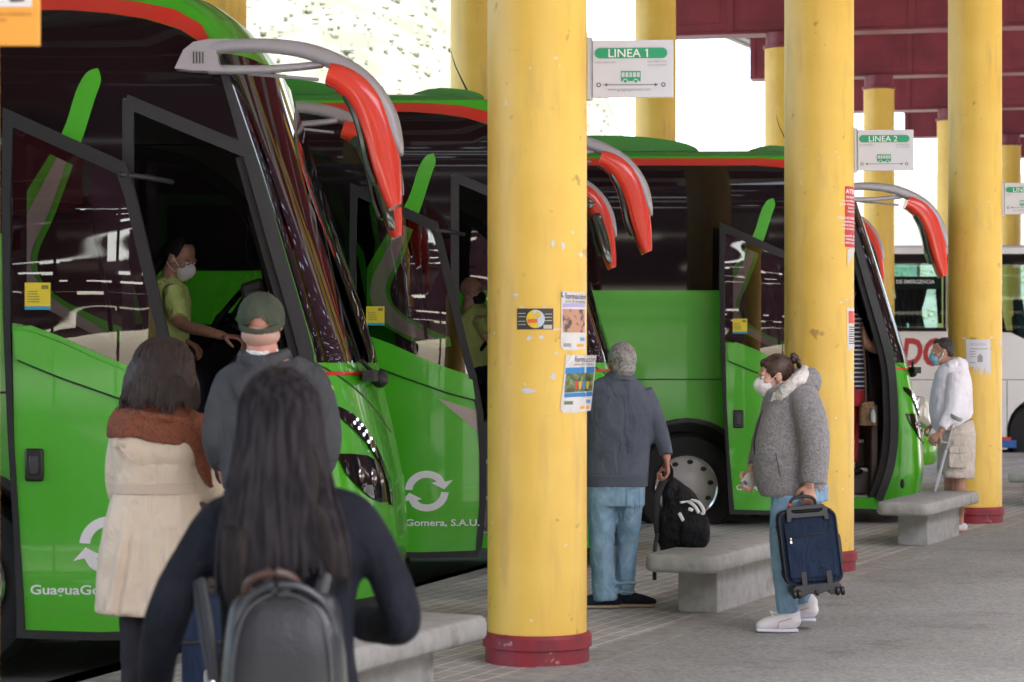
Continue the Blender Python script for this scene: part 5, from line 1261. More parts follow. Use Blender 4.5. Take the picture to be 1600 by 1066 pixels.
f.t(mb, [(250,628,.02,36,.07),(248,646,0,66,.095),(246,664,-.01,76,.115),(246,682,-.012,77,.12)], n=2.5, seg=26)
for y0, y1, r_ in ((636,650,7),(652,668,7),(668,684,6),(644,676,6)):
    f.t(mb, [(176,y0+12,.03,r_,.02),(205,y0+6,-.09,r_,.02),(250,y1,-.125,r_,.02),(295,y1+6,-.09,r_,.02),(318,y1+2,.02,r_,.02)], seg=10)
f.t(mb, [(290,670,-.06,16,.05),(312,700,-.05,15,.045),(322,735,-.04,11,.035),(333,762,-.03,5,.02)], seg=14)
mb.blob('shawl', shawl, t, voxel=.009, sm=3, disp=.02, dscale=.06)
mb = MB(); rs = random.Random(5)
mb.ell(P(256,570,-.005), (.104,.108,.108), (0,1,0), 22, 14)
f.t(mb, [(254,560,-.01,44,.10),(252,595,-.015,58,.105),(252,618,-.02,60,.095),(252,630,-.02,50,.07)], seg=22, n=2.5)
h = mb.blob('hair', M('hair_brunette', (.045,.028,.022), .6, col2=(.020,.013,.011), vscale=70, stretch=(1,1,.12), bump=.6, bscale=130, bdist=.004), t, voxel=.010, sm=3, disp=.02, dscale=.05)
mb = MB()
tc_ = P(255,570)
def lock(t_, u): return fall(tc_, .116, .124, .116, 2.5, .190, .040, .130, t_, u)
strands(mb, lock, 1300, .0032, rs, .011)
mb.build('hair_locks', M('hair_brunette_lock', (.048,.030,.024), .55, col2=(.028,.018,.015), vscale=30), h)

# ---- 4. grey haired man at the bench ----
f = Fig(14.1); P = f.p
t = thing('person', 'grey haired man in a slate jacket and light jeans holding the black backpack', 'person', (P(965,900).x, 14.1, 0))
mb = MB(); q = head(mb, P(971,568), (-.25,.97,0), .98)
mb.tube([(*P(970,585,0), .055),(*P(968,605,0), .065)], k=1)
f.t(mb, [(968,615,0,40,.08),(966,680,0,44,.11),(962,750,0,42,.11)], n=2.4)
f.t(mb, [(1008,620,.0,13),(1028,672,.02,11),(1041,715,-.03,8)]); f.t(mb, [(925,625,.0,13),(915,690,.03,11),(925,735,.12,8)])
for x, x2, dd in ((941,945,-.02),(981,975,.05)): f.t(mb, [(x,760,dd*.3,16,.07),(x,850,dd,12,.055),(x2,925,dd,9,.045),(x2,940,dd,8,.04)])
hand(mb, P(1041,715,-.03), (.05,-.1,-1), (-.9,-.1,0), 1.5, thumb=-1, sc=1.1); hand(mb, P(925,737,.14), (0,.6,-.8), (1,0,0), .8)
mb.blob('body', M('skin_ruddy', (.45,.20,.14), .5, col2=(.38,.15,.10), vscale=30), t, voxel=.006, sm=2)
f.rnd = False; f.k = 1
jm = fabric('jacket_slate', (.105,.12,.150), (.085,.098,.125), b=.35, bs=150, vs_=5)
mb = MB()
f.t(mb, [(969,588,0,24,.065),(968,600,0,40,.085),(966,625,0,53,.115),(965,690,0,52,.12),(963,740,0,50,.12),(963,755,0,48,.115)], n=2.7, seg=26)
f.t(mb, [(1002,612,0,20,.075),(1018,645,.01,17,.068),(1032,680,.01,14,.058),(1041,712,-.03,11,.048)], seg=16)
f.t(mb, [(933,612,0,20,.075),(919,660,.0,17,.065),(915,700,.03,15,.058),(923,732,.10,12,.05)], seg=16)
mb.blob('jacket', jm, t, voxel=.010, sm=4, disp=.012, dscale=.11)
mb = MB(); f.t(mb, [(970,583,-.005,21,.066),(969,596,-.012,28,.078)], k=1, seg=20); mb.build('collar', jm, t, bevel=.004)
mb = MB(); f.t(mb, [(963,742,0,50.5,.125),(963,760,0,49,.118)], k=1, n=2.6, seg=26); mb.build('hem_band', M('hem_slate', (.08,.092,.12), .9, bump=.4, bscale=90), t, bevel=.004)
mb = MB()
f.t(mb, [(962,755,0,46,.115),(962,790,0,46,.12)], k=2, n=2.6, seg=20)
f.t(mb, [(939,780,0,24,.11),(940,850,-.02,20,.09),(943,905,-.03,19,.082),(945,937,-.03,21,.085)], seg=16); f.t(mb, [(984,780,0,22,.11),(981,850,.05,17,.085),(977,905,.06,16,.078),(975,930,.06,17,.08)], seg=16)
for cx, cy in ((946,905),(947,918),(946,930),(977,908),(977,922)): f.t(mb, [(cx-16,cy+3,-.075,3,.012),(cx,cy,-.095,3,.014),(cx+16,cy+2,-.07,3,.012)], seg=8)
mb.blob('jeans', denim, t, voxel=.009, sm=3, disp=.014, dscale=.07)
mb = MB(); mb.tube([(*P(978,762,-.118), .0012),(*P(998,762,-.10), .0012),(*P(998,795,-.10), .0012),(*P(985,802,-.115), .0012),(*P(977,795,-.118), .0012),(*P(978,762,-.118), .0012)], k=1, seg=6); mb.build('pocket_seam', M('denim_seam', (.09,.15,.22), .8), t)
suede = fabric('shoe_navy', (.020,.026,.042)); 
for nm, px, dy, ang in (('shoe',940,-.02,-.9),('shoe',983,.05,.95)):
    d_ = Vector((math.sin(ang), -math.cos(ang)*.25+.1, 0)).normalized(); c0 = Vector((P(px,0).x, 14.1+dy, .055)); mb = MB()
    mb.tube([(*(c0-d_*.09+Vector((0,0,0))), .042,.045),(*(c0+Vector((0,0,.0))), .045,.042),(*(c0+d_*.10-Vector((0,0,.012))), .045,.03),(*(c0+d_*.155-Vector((0,0,.02))), .03,.018)], k=3, ref=(0,1,0), seg=14)
    s_ = mb.blob(nm, suede, t, voxel=.008, sm=2)
    mb = MB(); mb.tube([(*(c0-d_*.10-Vector((0,0,.043))), .045,.011),(*(c0+d_*.02-Vector((0,0,.043))), .045,.011),(*(c0+d_*.15-Vector((0,0,.043))), .038,.011)], k=3, ref=(0,1,0) if abs(d_.x) > .5 else (1,0,0), seg=14, n=3); mb.build('sole', M('sole_tan', (.42,.32,.20), .7), s_)
mb = MB(); mb.ell(q(-.022,0,.035), (.086,.098,.098), (-.25,.97,0), 22, 14); mb.ell(q(-.045,0,-.03), (.076,.065,.06), (-.25,.97,0))
mb.blob('hair', M('hair_grey', (.36,.34,.32), .6, col2=(.15,.14,.13), vscale=60, bump=.7, bscale=170, bdist=.004), t, voxel=.007, sm=2, disp=.012, dscale=.02)
# black backpack on the bench
f = Fig(14.15); P = f.p; f.k = 1
pk = thing('backpack', 'black backpack with white stripes standing on the concrete bench', 'backpack', P(1068,852,.1))
bp_ = fabric('pack_black', (.013,.013,.016), (.009,.009,.011), b=.6, bs=30, bd=.02, rough=.6)
mb = MB()
f.t(mb, [(1046,752,.05,9,.05),(1050,762,.05,16,.075),(1060,782,.05,27,.10),(1066,805,.05,38,.12),(1068,830,.05,42,.13),(1068,850,.05,38,.12)], n=2.7, seg=22)
mb.blob('bag_body', bp_, pk, voxel=.009, sm=3, disp=.035, dscale=.08)
mb = MB(); f.t(mb, [(1082,808,-.06,22,.03),(1084,825,-.075,24,.045),(1083,847,-.07,22,.04)], n=3, seg=18); mb.blob('front_pocket', bp_, pk, voxel=.009, sm=3, disp=.012, dscale=.05)
wm = M('stripe_white', (.72,.72,.72), .5)
mb = MB()
for pts in ([(1060,801),(1067,815),(1070,828)],[(1062,784),(1074,783),(1084,790),(1090,800)],[(1078,780),(1090,784),(1098,797),(1095,803)],[(1075,794),(1080,796)]):
    mb.tube([(*P(x,y,-.088 if i == 0 or len(pts) < 4 else -.075), .011,.006) for i, (x, y) in enumerate(pts)], k=3, seg=8, ref=(1,0,0))
mb.build('white_stripe', wm, pk)
mb = MB()
mb.tube([(*P(1036,740,.02), .013,.005),(*P(1032,732,.0), .013,.005),(*P(1042,726,-.02), .013,.005),(*P(1049,736,.0), .013,.005),(*P(1048,752,.02), .013,.005)], k=4, seg=8); mb.build('top_handle', bp_, pk)
mb = MB()
mb.tube([(*P(1038,748,.0), .022,.006),(*P(1027,775,-.02), .022,.006),(*P(1025,815,-.02), .018,.006),(*P(1028,845,.0), .012,.006)], k=4, seg=8); mb.build('shoulder_strap', M('strap_black', (.010,.010,.012), .7), pk); mb = MB()
mb.tube([(*P(1026,832,-.09), .012,.003),(*P(1021,850,-.16), .012,.003),(*P(1020,880,-.17), .012,.003),(*P(1020,902,-.17), .012,.003)], k=3, seg=8)
mb.build('strap', M('strap_black', (.010,.010,.012), .7), pk)

# ---- 5. woman with the suitcase ----
f = Fig(12.9); P = f.p
t = thing('person', 'woman in a grey fleece jacket and white mask carrying the blue suitcase', 'person', (P(1235,900).x, 12.9, 0))
mb = MB(); q = head(mb, P(1211,588), (-1,-.10,-.16), .98)
mb.tube([(*P(1222,600,0), .055),(*P(1232,625,0), .065)], k=1)
f.t(mb, [(1238,630,0,36,.12),(1238,700,0,44,.15),(1245,760,0,44,.16)], n=2.3)
f.t(mb, [(1262,640,-.16,16),(1268,700,-.20,14),(1256,755,-.21,9)]); f.t(mb, [(1220,640,.17,15),(1195,700,.17,13),(1177,738,.10,8)])
f.t(mb, [(1252,770,-.07,26,.085),(1232,860,-.07,17,.07),(1226,945,-.07,10,.045)]); f.t(mb, [(1258,770,.08,26,.085),(1248,860,.08,17,.065),(1252,938,.08,10,.045)])
hand(mb, P(1257,750,-.21), (0,.0,-1), (-.15,1,0), 1.9, thumb=1, sc=1.05)
hand(mb, P(1178,735,.09), (-.35,-.3,-.85), (.2,-.8,.2), .9, thumb=-1, sc=1.0)
mb.blob('body', skinm, t, voxel=.0055, sm=2)
f.rnd = False; f.k = 1
eyes(q, .98, t)
fleece = M('fleece_grey', (.25,.24,.245), .95, col2=(.17,.165,.17), vscale=70, bump=.8, bscale=95, bdist=.012, sheen=.2, vlo=.38, vhi=.62)
mb = MB()
f.t(mb, [(1236,598,0,26,.09),(1236,612,0,40,.14),(1232,640,0,42,.15),(1227,690,0,50,.165),(1231,730,0,54,.172),(1238,757,0,54,.17),(1240,766,0,53,.17),(1240,776,0,52,.165)], n=2.4, seg=28)
f.t(mb, [(1248,612,-.11,23,.08),(1260,650,-.175,25,.085),(1266,700,-.205,23,.080),(1262,752,-.22,21,.072)], seg=18)
f.t(mb, [(1228,625,.15,26,.08),(1207,670,.17,22,.075),(1194,705,.16,18,.065),(1183,728,.10,13,.05)], seg=16)
mb.blob('jacket', fleece, t, voxel=.009, sm=2, disp=.010, dscale=.035)
mb = MB()   # hood: grey outside
f.t(mb, [(1237,604,-.10,16,.05),(1262,592,-.06,16,.06),(1268,597,.0,15,.08),(1262,592,.06,16,.06),(1237,606,.10,16,.05)], seg=14)
hd_ = mb.blob('hood', fleece, t, voxel=.009, sm=2, disp=.02, dscale=.03)
mb = MB()
f.t(mb, [(1206,626,-.08,7,.03),(1220,612,-.135,9,.04),(1236,598,-.14,10,.045),(1252,588,-.09,10,.05),(1256,585,.03,10,.05),(1238,592,.12,9,.05),(1212,616,.10,8,.04)], seg=12)
mb.blob('fur_lining', M('fur_cream', (.80,.77,.73), .95, bump=1, bscale=110, bdist=.02), hd_, voxel=.008, sm=1, disp=.025, dscale=.02)
mb = MB(); mb.tube([(*P(1199,628,-.06), .0045),(*P(1187,650,-.05), .0045),(*P(1177,690,-.05), .0045),(*P(1180,715,-.06), .0045),(*P(1192,745,-.07), .0045),(*P(1196,762,-.07), .0045),(*P(1212,778,-.09), .0045)], k=4, seg=8); mb.build('zip', blackp, t)
mb = MB(); mb.tube([(*P(1206,706,-.185), .003),(*P(1213,742,-.19), .003)], k=1, seg=6); mb.build('pocket_seam', M('seam_dark', (.05,.05,.055), .9), t)
mb = MB()
f.t(mb, [(1250,760,0,44,.16),(1252,785,0,42,.155)], k=1, n=2.4, seg=20)
f.t(mb, [(1240,775,-.075,38,.10),(1230,820,-.075,30,.095),(1226,870,-.075,24,.08),(1226,915,-.075,19,.068),(1228,955,-.075,17,.060)], seg=16)
f.t(mb, [(1256,780,.08,32,.095),(1250,830,.08,25,.085),(1247,880,.08,19,.07),(1254,915,.08,16,.062),(1258,945,.08,14,.055)], seg=16)
for cx, cy, dy in ((1228,925,-.13),(1227,938,-.13),(1229,950,-.13),(1240,840,-.165),(1238,815,-.17)): f.t(mb, [(cx-14,cy,dy+.03,2.5,.01),(cx,cy+3,dy,2.5,.012),(cx+13,cy-1,dy+.03,2.5,.01)], seg=8)
mb.blob('jeans', fabric('denim_blue', (.25,.40,.54), (.17,.30,.44), vs_=12), t, voxel=.008, sm=3, disp=.012, dscale=.06)
shoew = M('trainer_white', (.74,.72,.74), .45, bump=.1, bscale=40)
for x0_, dy, tl in ((0,-.075,0),(33,.08,-12)):
    mb = MB(); Q = lambda x, y, d=0: P(x+x0_, y+tl, dy+d)
    mb.tube([(*Q(1237,955), .040,.042),(*Q(1234,966), .048,.045)], k=1, seg=14, ref=(1,0,0)); mb.tube([(*Q(1238,967), .046,.045),(*Q(1226,967), .050,.046),(*Q(1208,970), .043,.046),(*Q(1194,973), .036,.046),(*Q(1185,976), .026,.038)], k=4, seg=16, ref=(0,0,1)); mb.tube([(*Q(1231,950), .045,.045),(*Q(1231,966), .055,.046)], k=1, seg=14)
    s_ = mb.blob('trainer', shoew, t, voxel=.007, sm=2)
    mb = MB(); mb.tube([(*Q(1242,982.5), .011,.042),(*Q(1215,982.5), .011,.047),(*Q(1181,981.5), .011,.040)], k=3, seg=14, ref=(0,0,1), n=3); mb.build('sole', M('sole_white', (.70,.68,.76), .5), s_)
    mb = MB()
    for i in range(4): mb.tube([(*Q(1212-4.5*i,957+4*i,-.025), .003),(*Q(1208-4.5*i,956.5+4*i,0), .003),(*Q(1211-4.5*i,957+4*i,.03), .003)], k=2, seg=6)
    mb.tube([(*Q(1212,957,-.02), .003),(*Q(1200,952,-.03), .0025),(*Q(1205,958,-.05), .0025)], k=3, seg=6); mb.build('lace', white, s_)
    mb = MB(); mb.tube([(*Q(1232,963,-.048), .002),(*Q(1214,968,-.047), .002),(*Q(1211,978,-.046), .002)], k=1, seg=6); mb.build('pink_trim', M('trim_pink', (.5,.2,.28), .6), s_)
gm = gmask(q, t, .98, cone=1.15)
mb = MB(); mb.ell(q(-.022,0,.036), (.083,.094,.090), (-1,-.1,0), 24, 16); mb.ell(q(.03,0,.078), (.055,.045,.035), (-1,-.1,0))
mb.ell(q(-.06,0,.0), (.07,.05,.06), (-1,-.1,0)); hr = mb.blob('hair', hairb, t, voxel=.007, sm=3, disp=.006, dscale=.02)
mb = MB(); mb.ell(P(1239,562,0), (.022,.022,.026)); mb.build('hair_tie', blackp, hr)
mb = MB()
for k in range(5): mb.ell(P(1244+2.6*k, 559+6.2*k, -.012*(1 if k % 2 else -1)), (.020-.0018*k,.024,.018), None, 12, 8)
mb.ell(P(1240,556,0), (.02,.024,.02)); mb.blob('braid', hairb, hr, voxel=.006, sm=1)
mb = MB(); mb.ell(q(-.01,-.079,-.034), (.004,.004,.004)); mb.ell(q(-.01,.079,-.034), (.004,.004,.004)); mb.build('earring', chrome, t)
# bank notes in her right hand
bn = thing('banknote', 'folded banknotes held by the woman in the grey fleece jacket', 'banknote', P(1170,755,.04))
mb = MB()
for k, (a, c_) in enumerate((((1158,752),0),((1164,748),1))):
    x, y = a; mb.add([P(x,y,.02+.01*k),P(x+11,y-14,.03+.01*k),P(x+25,y-2,.05+.01*k),P(x+14,y+17,.04+.01*k)], [(0,1,2,3)])
nb = mb.build('note', M('note_paper', (.55,.53,.45), .7, col2=(.40,.42,.38), vscale=30), bn, solid=.0012, smooth=False)
mb = MB(); mb.tube([(*P(1163,752,.018), .008,.001),(*P(1167,757,.021), .008,.001)], k=1, seg=8); mb.build('note_emblem', M('note_blue', (.08,.12,.3), .7), bn)
# blue wheeled suitcase
f = Fig(12.62); P = f.p; f.k = 1
sc_ = thing('suitcase', 'navy blue wheeled suitcase with black handle carried by the woman', 'suitcase', P(1265,925))
navy = fabric('case_navy', (.013,.024,.052), (.010,.018,.040), b=.4, bs=200, vs_=5, rough=.7)
tl = R(7)
def L(u, v, w): # case frame: u right, w up from its foot, v toward away ; leans so that its foot swings right
    c = P(1275,922); ca, sa = math.cos(tl), math.sin(tl)
    return Vector((c.x+u*ca-w*sa, c.y+v+u*.10, c.z+u*sa*.6+w*ca))
W2, H2, D2 = .160, .440, .16
def rr_(w, h0, h1, r, n=5):
    pts = []
    for cx, cz, a0 in ((w-r,h1-r,0),(-w+r,h1-r,90),(-w+r,h0+r,180),(w-r,h0+r,270)):
        for k in range(n): a = R(a0+90*k/(n-1)); pts.append((cx+r*math.cos(a), cz+r*math.sin(a)))
    return pts
mb = MB(); mb.prism(rr_(W2,.03,H2,.05), 0, D2, lambda x,y,z: L(x,y,z)); mb.build('case_body', navy, sc_, bevel=.022, bseg=3)
mb = MB(); mb.prism(rr_(W2-.025,.05,H2-.03,.04), -.014, 0.001, lambda x,y,z: L(x,y,z)); mb.build('front_panel', navy, sc_, bevel=.008)
mb = MB(); mb.prism(rr_(W2-.028,.075,.305,.012), -.024, -.012, lambda x,y,z: L(x,y,z)); mb.build('pocket', fabric('pocket_navy', (.015,.028,.060), (.012,.022,.048), rough=.7), sc_, bevel=.005)
mb = MB(); mb.tube([(*L(-.125,-.026,.300), .004),(*L(.125,-.026,.312), .004)], k=1, seg=6)
mb.tube([(*L(*( (x, -.004, z))), .006) for x, z in rr_(W2-.003,.032,H2-.002,.05)+[rr_(W2-.003,.032,H2-.002,.05)[0]]], k=1, seg=6); mb.tube([(*L(x, D2*.5, z), .005) for x, z in rr_(W2+.001,.03,H2+.001,.05)+[rr_(W2+.001,.03,H2+.001,.05)[0]]], k=1, seg=6)
mb.build('zip_line', M('zip_black', (.012,.013,.018), .5), sc_)
mb = MB(); mb.tube([(*L(-.108,-.032,.295), .006,.004),(*L(-.110,-.034,.268), .008,.004)], k=1, seg=8); mb.build('zip_pull', chrome, sc_)
mb = MB(); hb = L(0,-.012,.455)
mb.prism([(-.115,.385),(-.095,.385),(-.09,.405),(.09,.405),(.095,.385),(.115,.385),(.112,.455),(.09,.462),(.085,.435),(.06,.428),(-.06,.428),(-.085,.435),(-.09,.462),(-.112,.455)], -.03, .02, lambda x,y,z: L(x,y,z)); mb.prism(rr_(.10,.448,.468,.008), -.028, .012, lambda x,y,z: L(x,y,z))
mb.build('trolley_housing', M('case_plastic', (.03,.03,.033), .45), sc_, bevel=.005)
mb = MB(); mb.tube([(*L(-.085,.03,.455), .009),(*L(-.075,.025,.497), .009),(*L(-.035,.02,.515), .010),(*L(.025,.02,.512), .010),(*L(.055,.025,.492), .009),(*L(.062,.03,.45), .009)], k=4, seg=10); mb.build('carry_handle', M('case_black', (.014,.014,.015), .5), sc_)
mb = MB(); mb.tube([(*L(-.088,.02,.462), .010),(*L(-.086,.02,.475), .010)], k=1); mb.build('red_clip', red, sc_)
mb = MB(); mb.prism([(-.085,.035),(.10,.035),(.135,.03),(.15,.0),(.12,-.005),(.10,-.03),(.075,-.03),(.07,-.005),(.03,-.015),(.0,-.02),(-.04,-.015),(-.07,-.03),(-.13,-.035),(-.14,.0),(-.12,.03)], -.03, D2-.02, lambda x,y,z: L(x,y,z)); mb.prism([(-.075,.03),(-.045,.03),(-.045,.105),(-.075,.105)], -.03, -.02, lambda x,y,z: L(x,y,z)); mb.prism([(.065,.03),(.095,.03),(.095,.105),(.065,.105)], -.03, -.02, lambda x,y,z: L(x,y,z)); mb.build('base_frame', MATS['case_plastic'], sc_, bevel=.004)
for a in (-.125,-.10,.0,.115,.142):
    p0 = L(a-.009,-.035,-.012); p1 = L(a+.009,-.035,-.012); MB().cyl(p0, p1, .024 if abs(a) > .05 else .016, seg=18).build('wheel', MATS['case_black'], sc_, bevel=.003)
mb = MB(); mb.tube([(*L(.162,.07,.13), .010),(*L(.170,.07,.15), .010),(*L(.172,.07,.27), .010),(*L(.162,.07,.29), .010)], k=3, seg=8); mb.build('side_handle', MATS['case_black'], sc_); mb = MB(); mb.tube([(*L(-.160,.05,.33), .012),(*L(-.165,.05,.36), .012)], k=1); mb.build('side_strap', MATS['case_black'], sc_); mb = MB(); mb.tube([(*L(-.160,.05,.08), .012),(*L(-.165,.05,.11), .012)], k=1); mb.build('side_strap', MATS['case_black'], sc_)

# ---- 6. man with the crutch ----
f = Fig(20.4); P = f.p
t = thing('person', 'man in a white hooded top and beige shorts leaning on a crutch', 'person', (P(1490,800).x, 20.4, 0))
mb = MB(); q = head(mb, P(1472,550), (-1,.05,-.12), 1.02)
mb.tube([(*P(1478,562,0), .06),(*P(1483,575,0), .07)], k=1)
f.t(mb, [(1488,585,0,22,.14),(1487,620,0,26,.15),(1492,670,0,25,.15)], n=2.3)
f.t(mb, [(1488,590,-.19,10),(1482,625,-.22,9),(1478,655,-.24,8),(1462,672,-.26,6)]); f.t(mb, [(1484,592,.18,10),(1475,630,.2,9),(1468,660,.1,6)])
f.t(mb, [(1497,690,-.08,17,.09),(1497,745,-.08,12,.07),(1498,775,-.08,10,.055),(1497,800,-.08,8,.045),(1497,824,-.08,6.5,.04)]); f.t(mb, [(1490,690,.09,16,.09),(1488,745,.09,12,.07),(1486,780,.09,9,.05),(1485,818,.09,6.5,.04)])
hand(mb, P(1462,673,-.26), (-.75,0,-.65), (.1,.6,-.6), 1.5, thumb=-1, sc=1.1); hand(mb, P(1466,662,.08), (-.8,0,-.4), (0,0,-1), 1.0)
mb.ell(P(1493,828,-.08), (.10,.04,.035)); mb.ell(P(1481,823,.09), (.10,.04,.035))
mb.blob('body', skin_dk, t, voxel=.006, sm=2)
f.rnd = False; f.k = 1
eyes(q, 1.0, t)
hw_ = fabric('hoodie_white', (.80,.78,.83), (.74,.72,.77), b=.3, bs=60, vs_=5, bd=.008)
mb = MB()
f.t(mb, [(1488,566,0,15,.08),(1488,578,0,24,.15),(1488,600,0,30,.19),(1486,630,0,33,.20),(1487,652,0,33,.195),(1492,664,0,29,.18)], n=2.4, seg=24)
f.t(mb, [(1490,584,-.17,15,.08),(1485,615,-.21,14,.075),(1480,643,-.23,13,.07),(1469,660,-.25,10,.055),(1463,668,-.26,8,.05)], seg=14)
f.t(mb, [(1485,586,.17,14,.08),(1474,625,.20,12,.07),(1468,655,.1,8,.05)], seg=14)
f.t(mb, [(1478,572,-.09,6,.04),(1493,566,-.10,7,.05),(1505,574,.0,9,.08),(1493,566,.10,7,.05),(1478,572,.09,6,.04)], seg=12)
mb.blob('hoodie', hw_, t, voxel=.009, sm=3, disp=.015, dscale=.07)
sh_ = fabric('shorts_beige', (.58,.51,.45), (.50,.44,.38), b=.4, bs=50, bd=.01)
mb = MB()
f.t(mb, [(1494,660,0,26,.16),(1497,680,0,27,.17)], k=1, seg=20)
f.t(mb, [(1496,675,-.085,26,.10),(1496,710,-.09,25,.10),(1495,746,-.09,24,.10)], seg=18); f.t(mb, [(1495,675,.09,26,.10),(1492,710,.09,24,.10),(1489,742,.09,22,.095)], seg=18)
st_ = mb.blob('shorts', sh_, t, voxel=.009, sm=3, disp=.02, dscale=.06)
mb = MB(); mb.tube([(*P(1490,700,-.20), .075,.012),(*P(1489,728,-.20), .08,.014)], k=1, n=5, seg=16); mb.tube([(*P(1490,698,-.215), .08,.008),(*P(1490,706,-.215), .08,.008)], k=1, n=5, seg=16); mb.build('cargo_pocket', sh_, st_, bevel=.003)
for y_, dy in ((829,-.08),(824,.09)):
    mb = MB(); c = P(1497 if dy < 0 else 1485, 0, dy); zz = .04
    mb.tube([(c.x+.03,c.y,zz+.01,.042,.042),(c.x-.04,c.y,zz,.036,.044),(c.x-.13,c.y,zz-.012,.018,.036)], k=3, ref=(0,0,1)); s_ = mb.blob('shoe', M('shoe_white', (.62,.60,.60), .6), t, voxel=.007, sm=2)
mb = MB(); mb.ell(q(-.026,0,.042), (.082,.088,.084), (-1,.05,0), 22, 14); mb.ell(q(.02,0,.085), (.05,.045,.032), (-1,.05,0)); mb.ell(q(-.06,0,.0), (.070,.045,.065), (-1,0,0))
mb.blob('hair', M('hair_black', (.018,.015,.014), .6, col2=(.035,.03,.028), vscale=80, bump=.6, bscale=200, bdist=.004), t, voxel=.007, sm=2, disp=.012, dscale=.02)
gm = gmask(q, t, .95, mat=M('mask_blue', (.22,.48,.62), .7), cone=.85)
mb = MB(); mb.tube([(*P(1471,552,-.085), .006),(*P(1470,556,-.088), .006)], k=1, seg=8); mb.tube([(*P(1470,556,-.088), .0018),(*P(1464,566,-.10), .0018),(*P(1461,578,-.10), .0018),(*P(1465,590,-.12), .0018)], k=4, seg=6); mb.build('earphone', white, t)
cr = thing('crutch', 'grey forearm crutch held by the man in beige shorts', 'crutch', P(1443,765,-.2))
mb = MB()
a_, b_ = P(1483,648,-.27), Vector(P(1441,790,-.12)); b_.z = .02
mb.cyl(a_, a_+(b_-a_)*.35, .011); mb.build('upper_tube', M('crutch_grey', (.42,.42,.45), .35, metal=.5), cr)
MB().cyl(a_+(b_-a_)*.30, b_, .014).build('lower_tube', M('crutch_light', (.55,.55,.58), .35, metal=.3), cr)
mb = MB(); mb.tube([(*P(1474,646,-.25), .016,.01),(*P(1479,650,-.32), .018,.01),(*P(1489,655,-.32), .016,.01),(*P(1494,654,-.24), .012,.01)], k=4, ref=(0,0,1)); mb.build('forearm_cuff', M('cuff_grey', (.24,.25,.27), .5), cr)
mb = MB(); g0 = a_+(b_-a_)*.24; mb.cyl(g0, g0+Vector((-.11,.0,.02)), .016); mb.build('hand_grip', M('cuff_grey', (.24,.25,.27), .5), cr)
MB().cyl(b_+Vector((0,0,.05)), b_-Vector((0,0,.018)), .018, .022).build('foot', rubber, cr)

# ---- 7. woman driver of the nearest coach ----
f = Fig(12.95); P = f.p
t = thing('person', 'masked woman driver in a lime shirt reaching out in the nearest coach', 'person', P(270,560))
mb = MB(); q = head(mb, P(281,404,0), (.80,-.42,-.42), 1.0)
mb.tube([(*P(270,420,0), .05),(*P(262,445,.02), .06)], k=1)
f.t(mb, [(262,450,0,34,.08),(258,520,.03,34,.10),(250,580,.05,38,.14)], n=2.4)
f.t(mb, [(272,455,-.12,14),(280,492,-.16,13),(298,510,-.24,12),(335,519,-.38,10.5),(364,526,-.46,8)]); f.t(mb, [(250,460,.12,13),(262,505,.12,10),(285,530,.0,8)])
f.t(mb, [(255,575,0,26,.09),(300,590,-.1,20,.08),(305,660,-.1,15,.06)]); f.t(mb, [(255,575,.2,26,.09),(300,590,.2,20,.08),(305,660,.2,15,.06)])
hand(mb, P(362,526,-.46), (.95,-.2,-.1), (0,.1,-1), .9, thumb=1)
hand(mb, P(285,530,0), (.8,-.2,-.4), (0,0,-1), .9, thumb=-1)
mb.blob('body', skin_dk, t, voxel=.0065, sm=2)
f.rnd = False; f.k = 1
eyes(q, .95, t)
lime = fabric('shirt_lime', (.56,.66,.22), (.50,.59,.18), b=.3, bs=40, bd=.01, vs_=6)
mb = MB()
f.t(mb, [(262,438,.01,16,.06),(262,452,.0,34,.10),(262,490,0,36,.12),(256,540,.03,36,.13),(250,590,.05,38,.14)], n=2.4, seg=20)
f.t(mb, [(272,452,-.11,16,.07),(280,478,-.14,17,.07),(286,500,-.18,15,.065)], seg=14); f.t(mb, [(250,455,.12,16,.07),(258,490,.13,15,.07)], seg=14)
mb.blob('shirt', lime, t, voxel=.009, sm=4, disp=.02, dscale=.08)
mb = MB(); mb.ell(P(281,455,-.118), (.02,.006,.026)); mb.build('shirt_emblem', M('emblem_green', (.03,.15,.03), .7), t)
mb = MB(); f.t(mb, [(255,575,0,28,.10),(300,590,-.1,22,.09),(305,650,-.1,17,.07)]); f.t(mb, [(255,575,.2,28,.10),(300,590,.2,22,.09),(305,650,.2,17,.07)]); mb.blob('trousers', fabric('trousers_driver', (.02,.02,.03)), t, voxel=.011, sm=3)
gmask(q, t, .95, cone=1.1)
mb = MB(); mb.ell(q(-.025,0,.035), (.084,.09,.088), (.9,-.4,0), 20, 14); mb.ell(q(-.09,0,-.01), (.05,.045,.05), (.9,-.4,0)); mb.tube([(*q(-.10,0,-.02), .035),(*q(-.13,0,-.12), .03),(*q(-.13,0,-.2), .015)], k=3)
hr = mb.blob('hair', haird, t, voxel=.008, sm=2)
mb = MB()
for s_ in (-1,1): mb.ell(q(.045,s_*.034,.112), (.026,.02,.010), None, 12, 8)
mb.build('sunglasses', blackg, t)
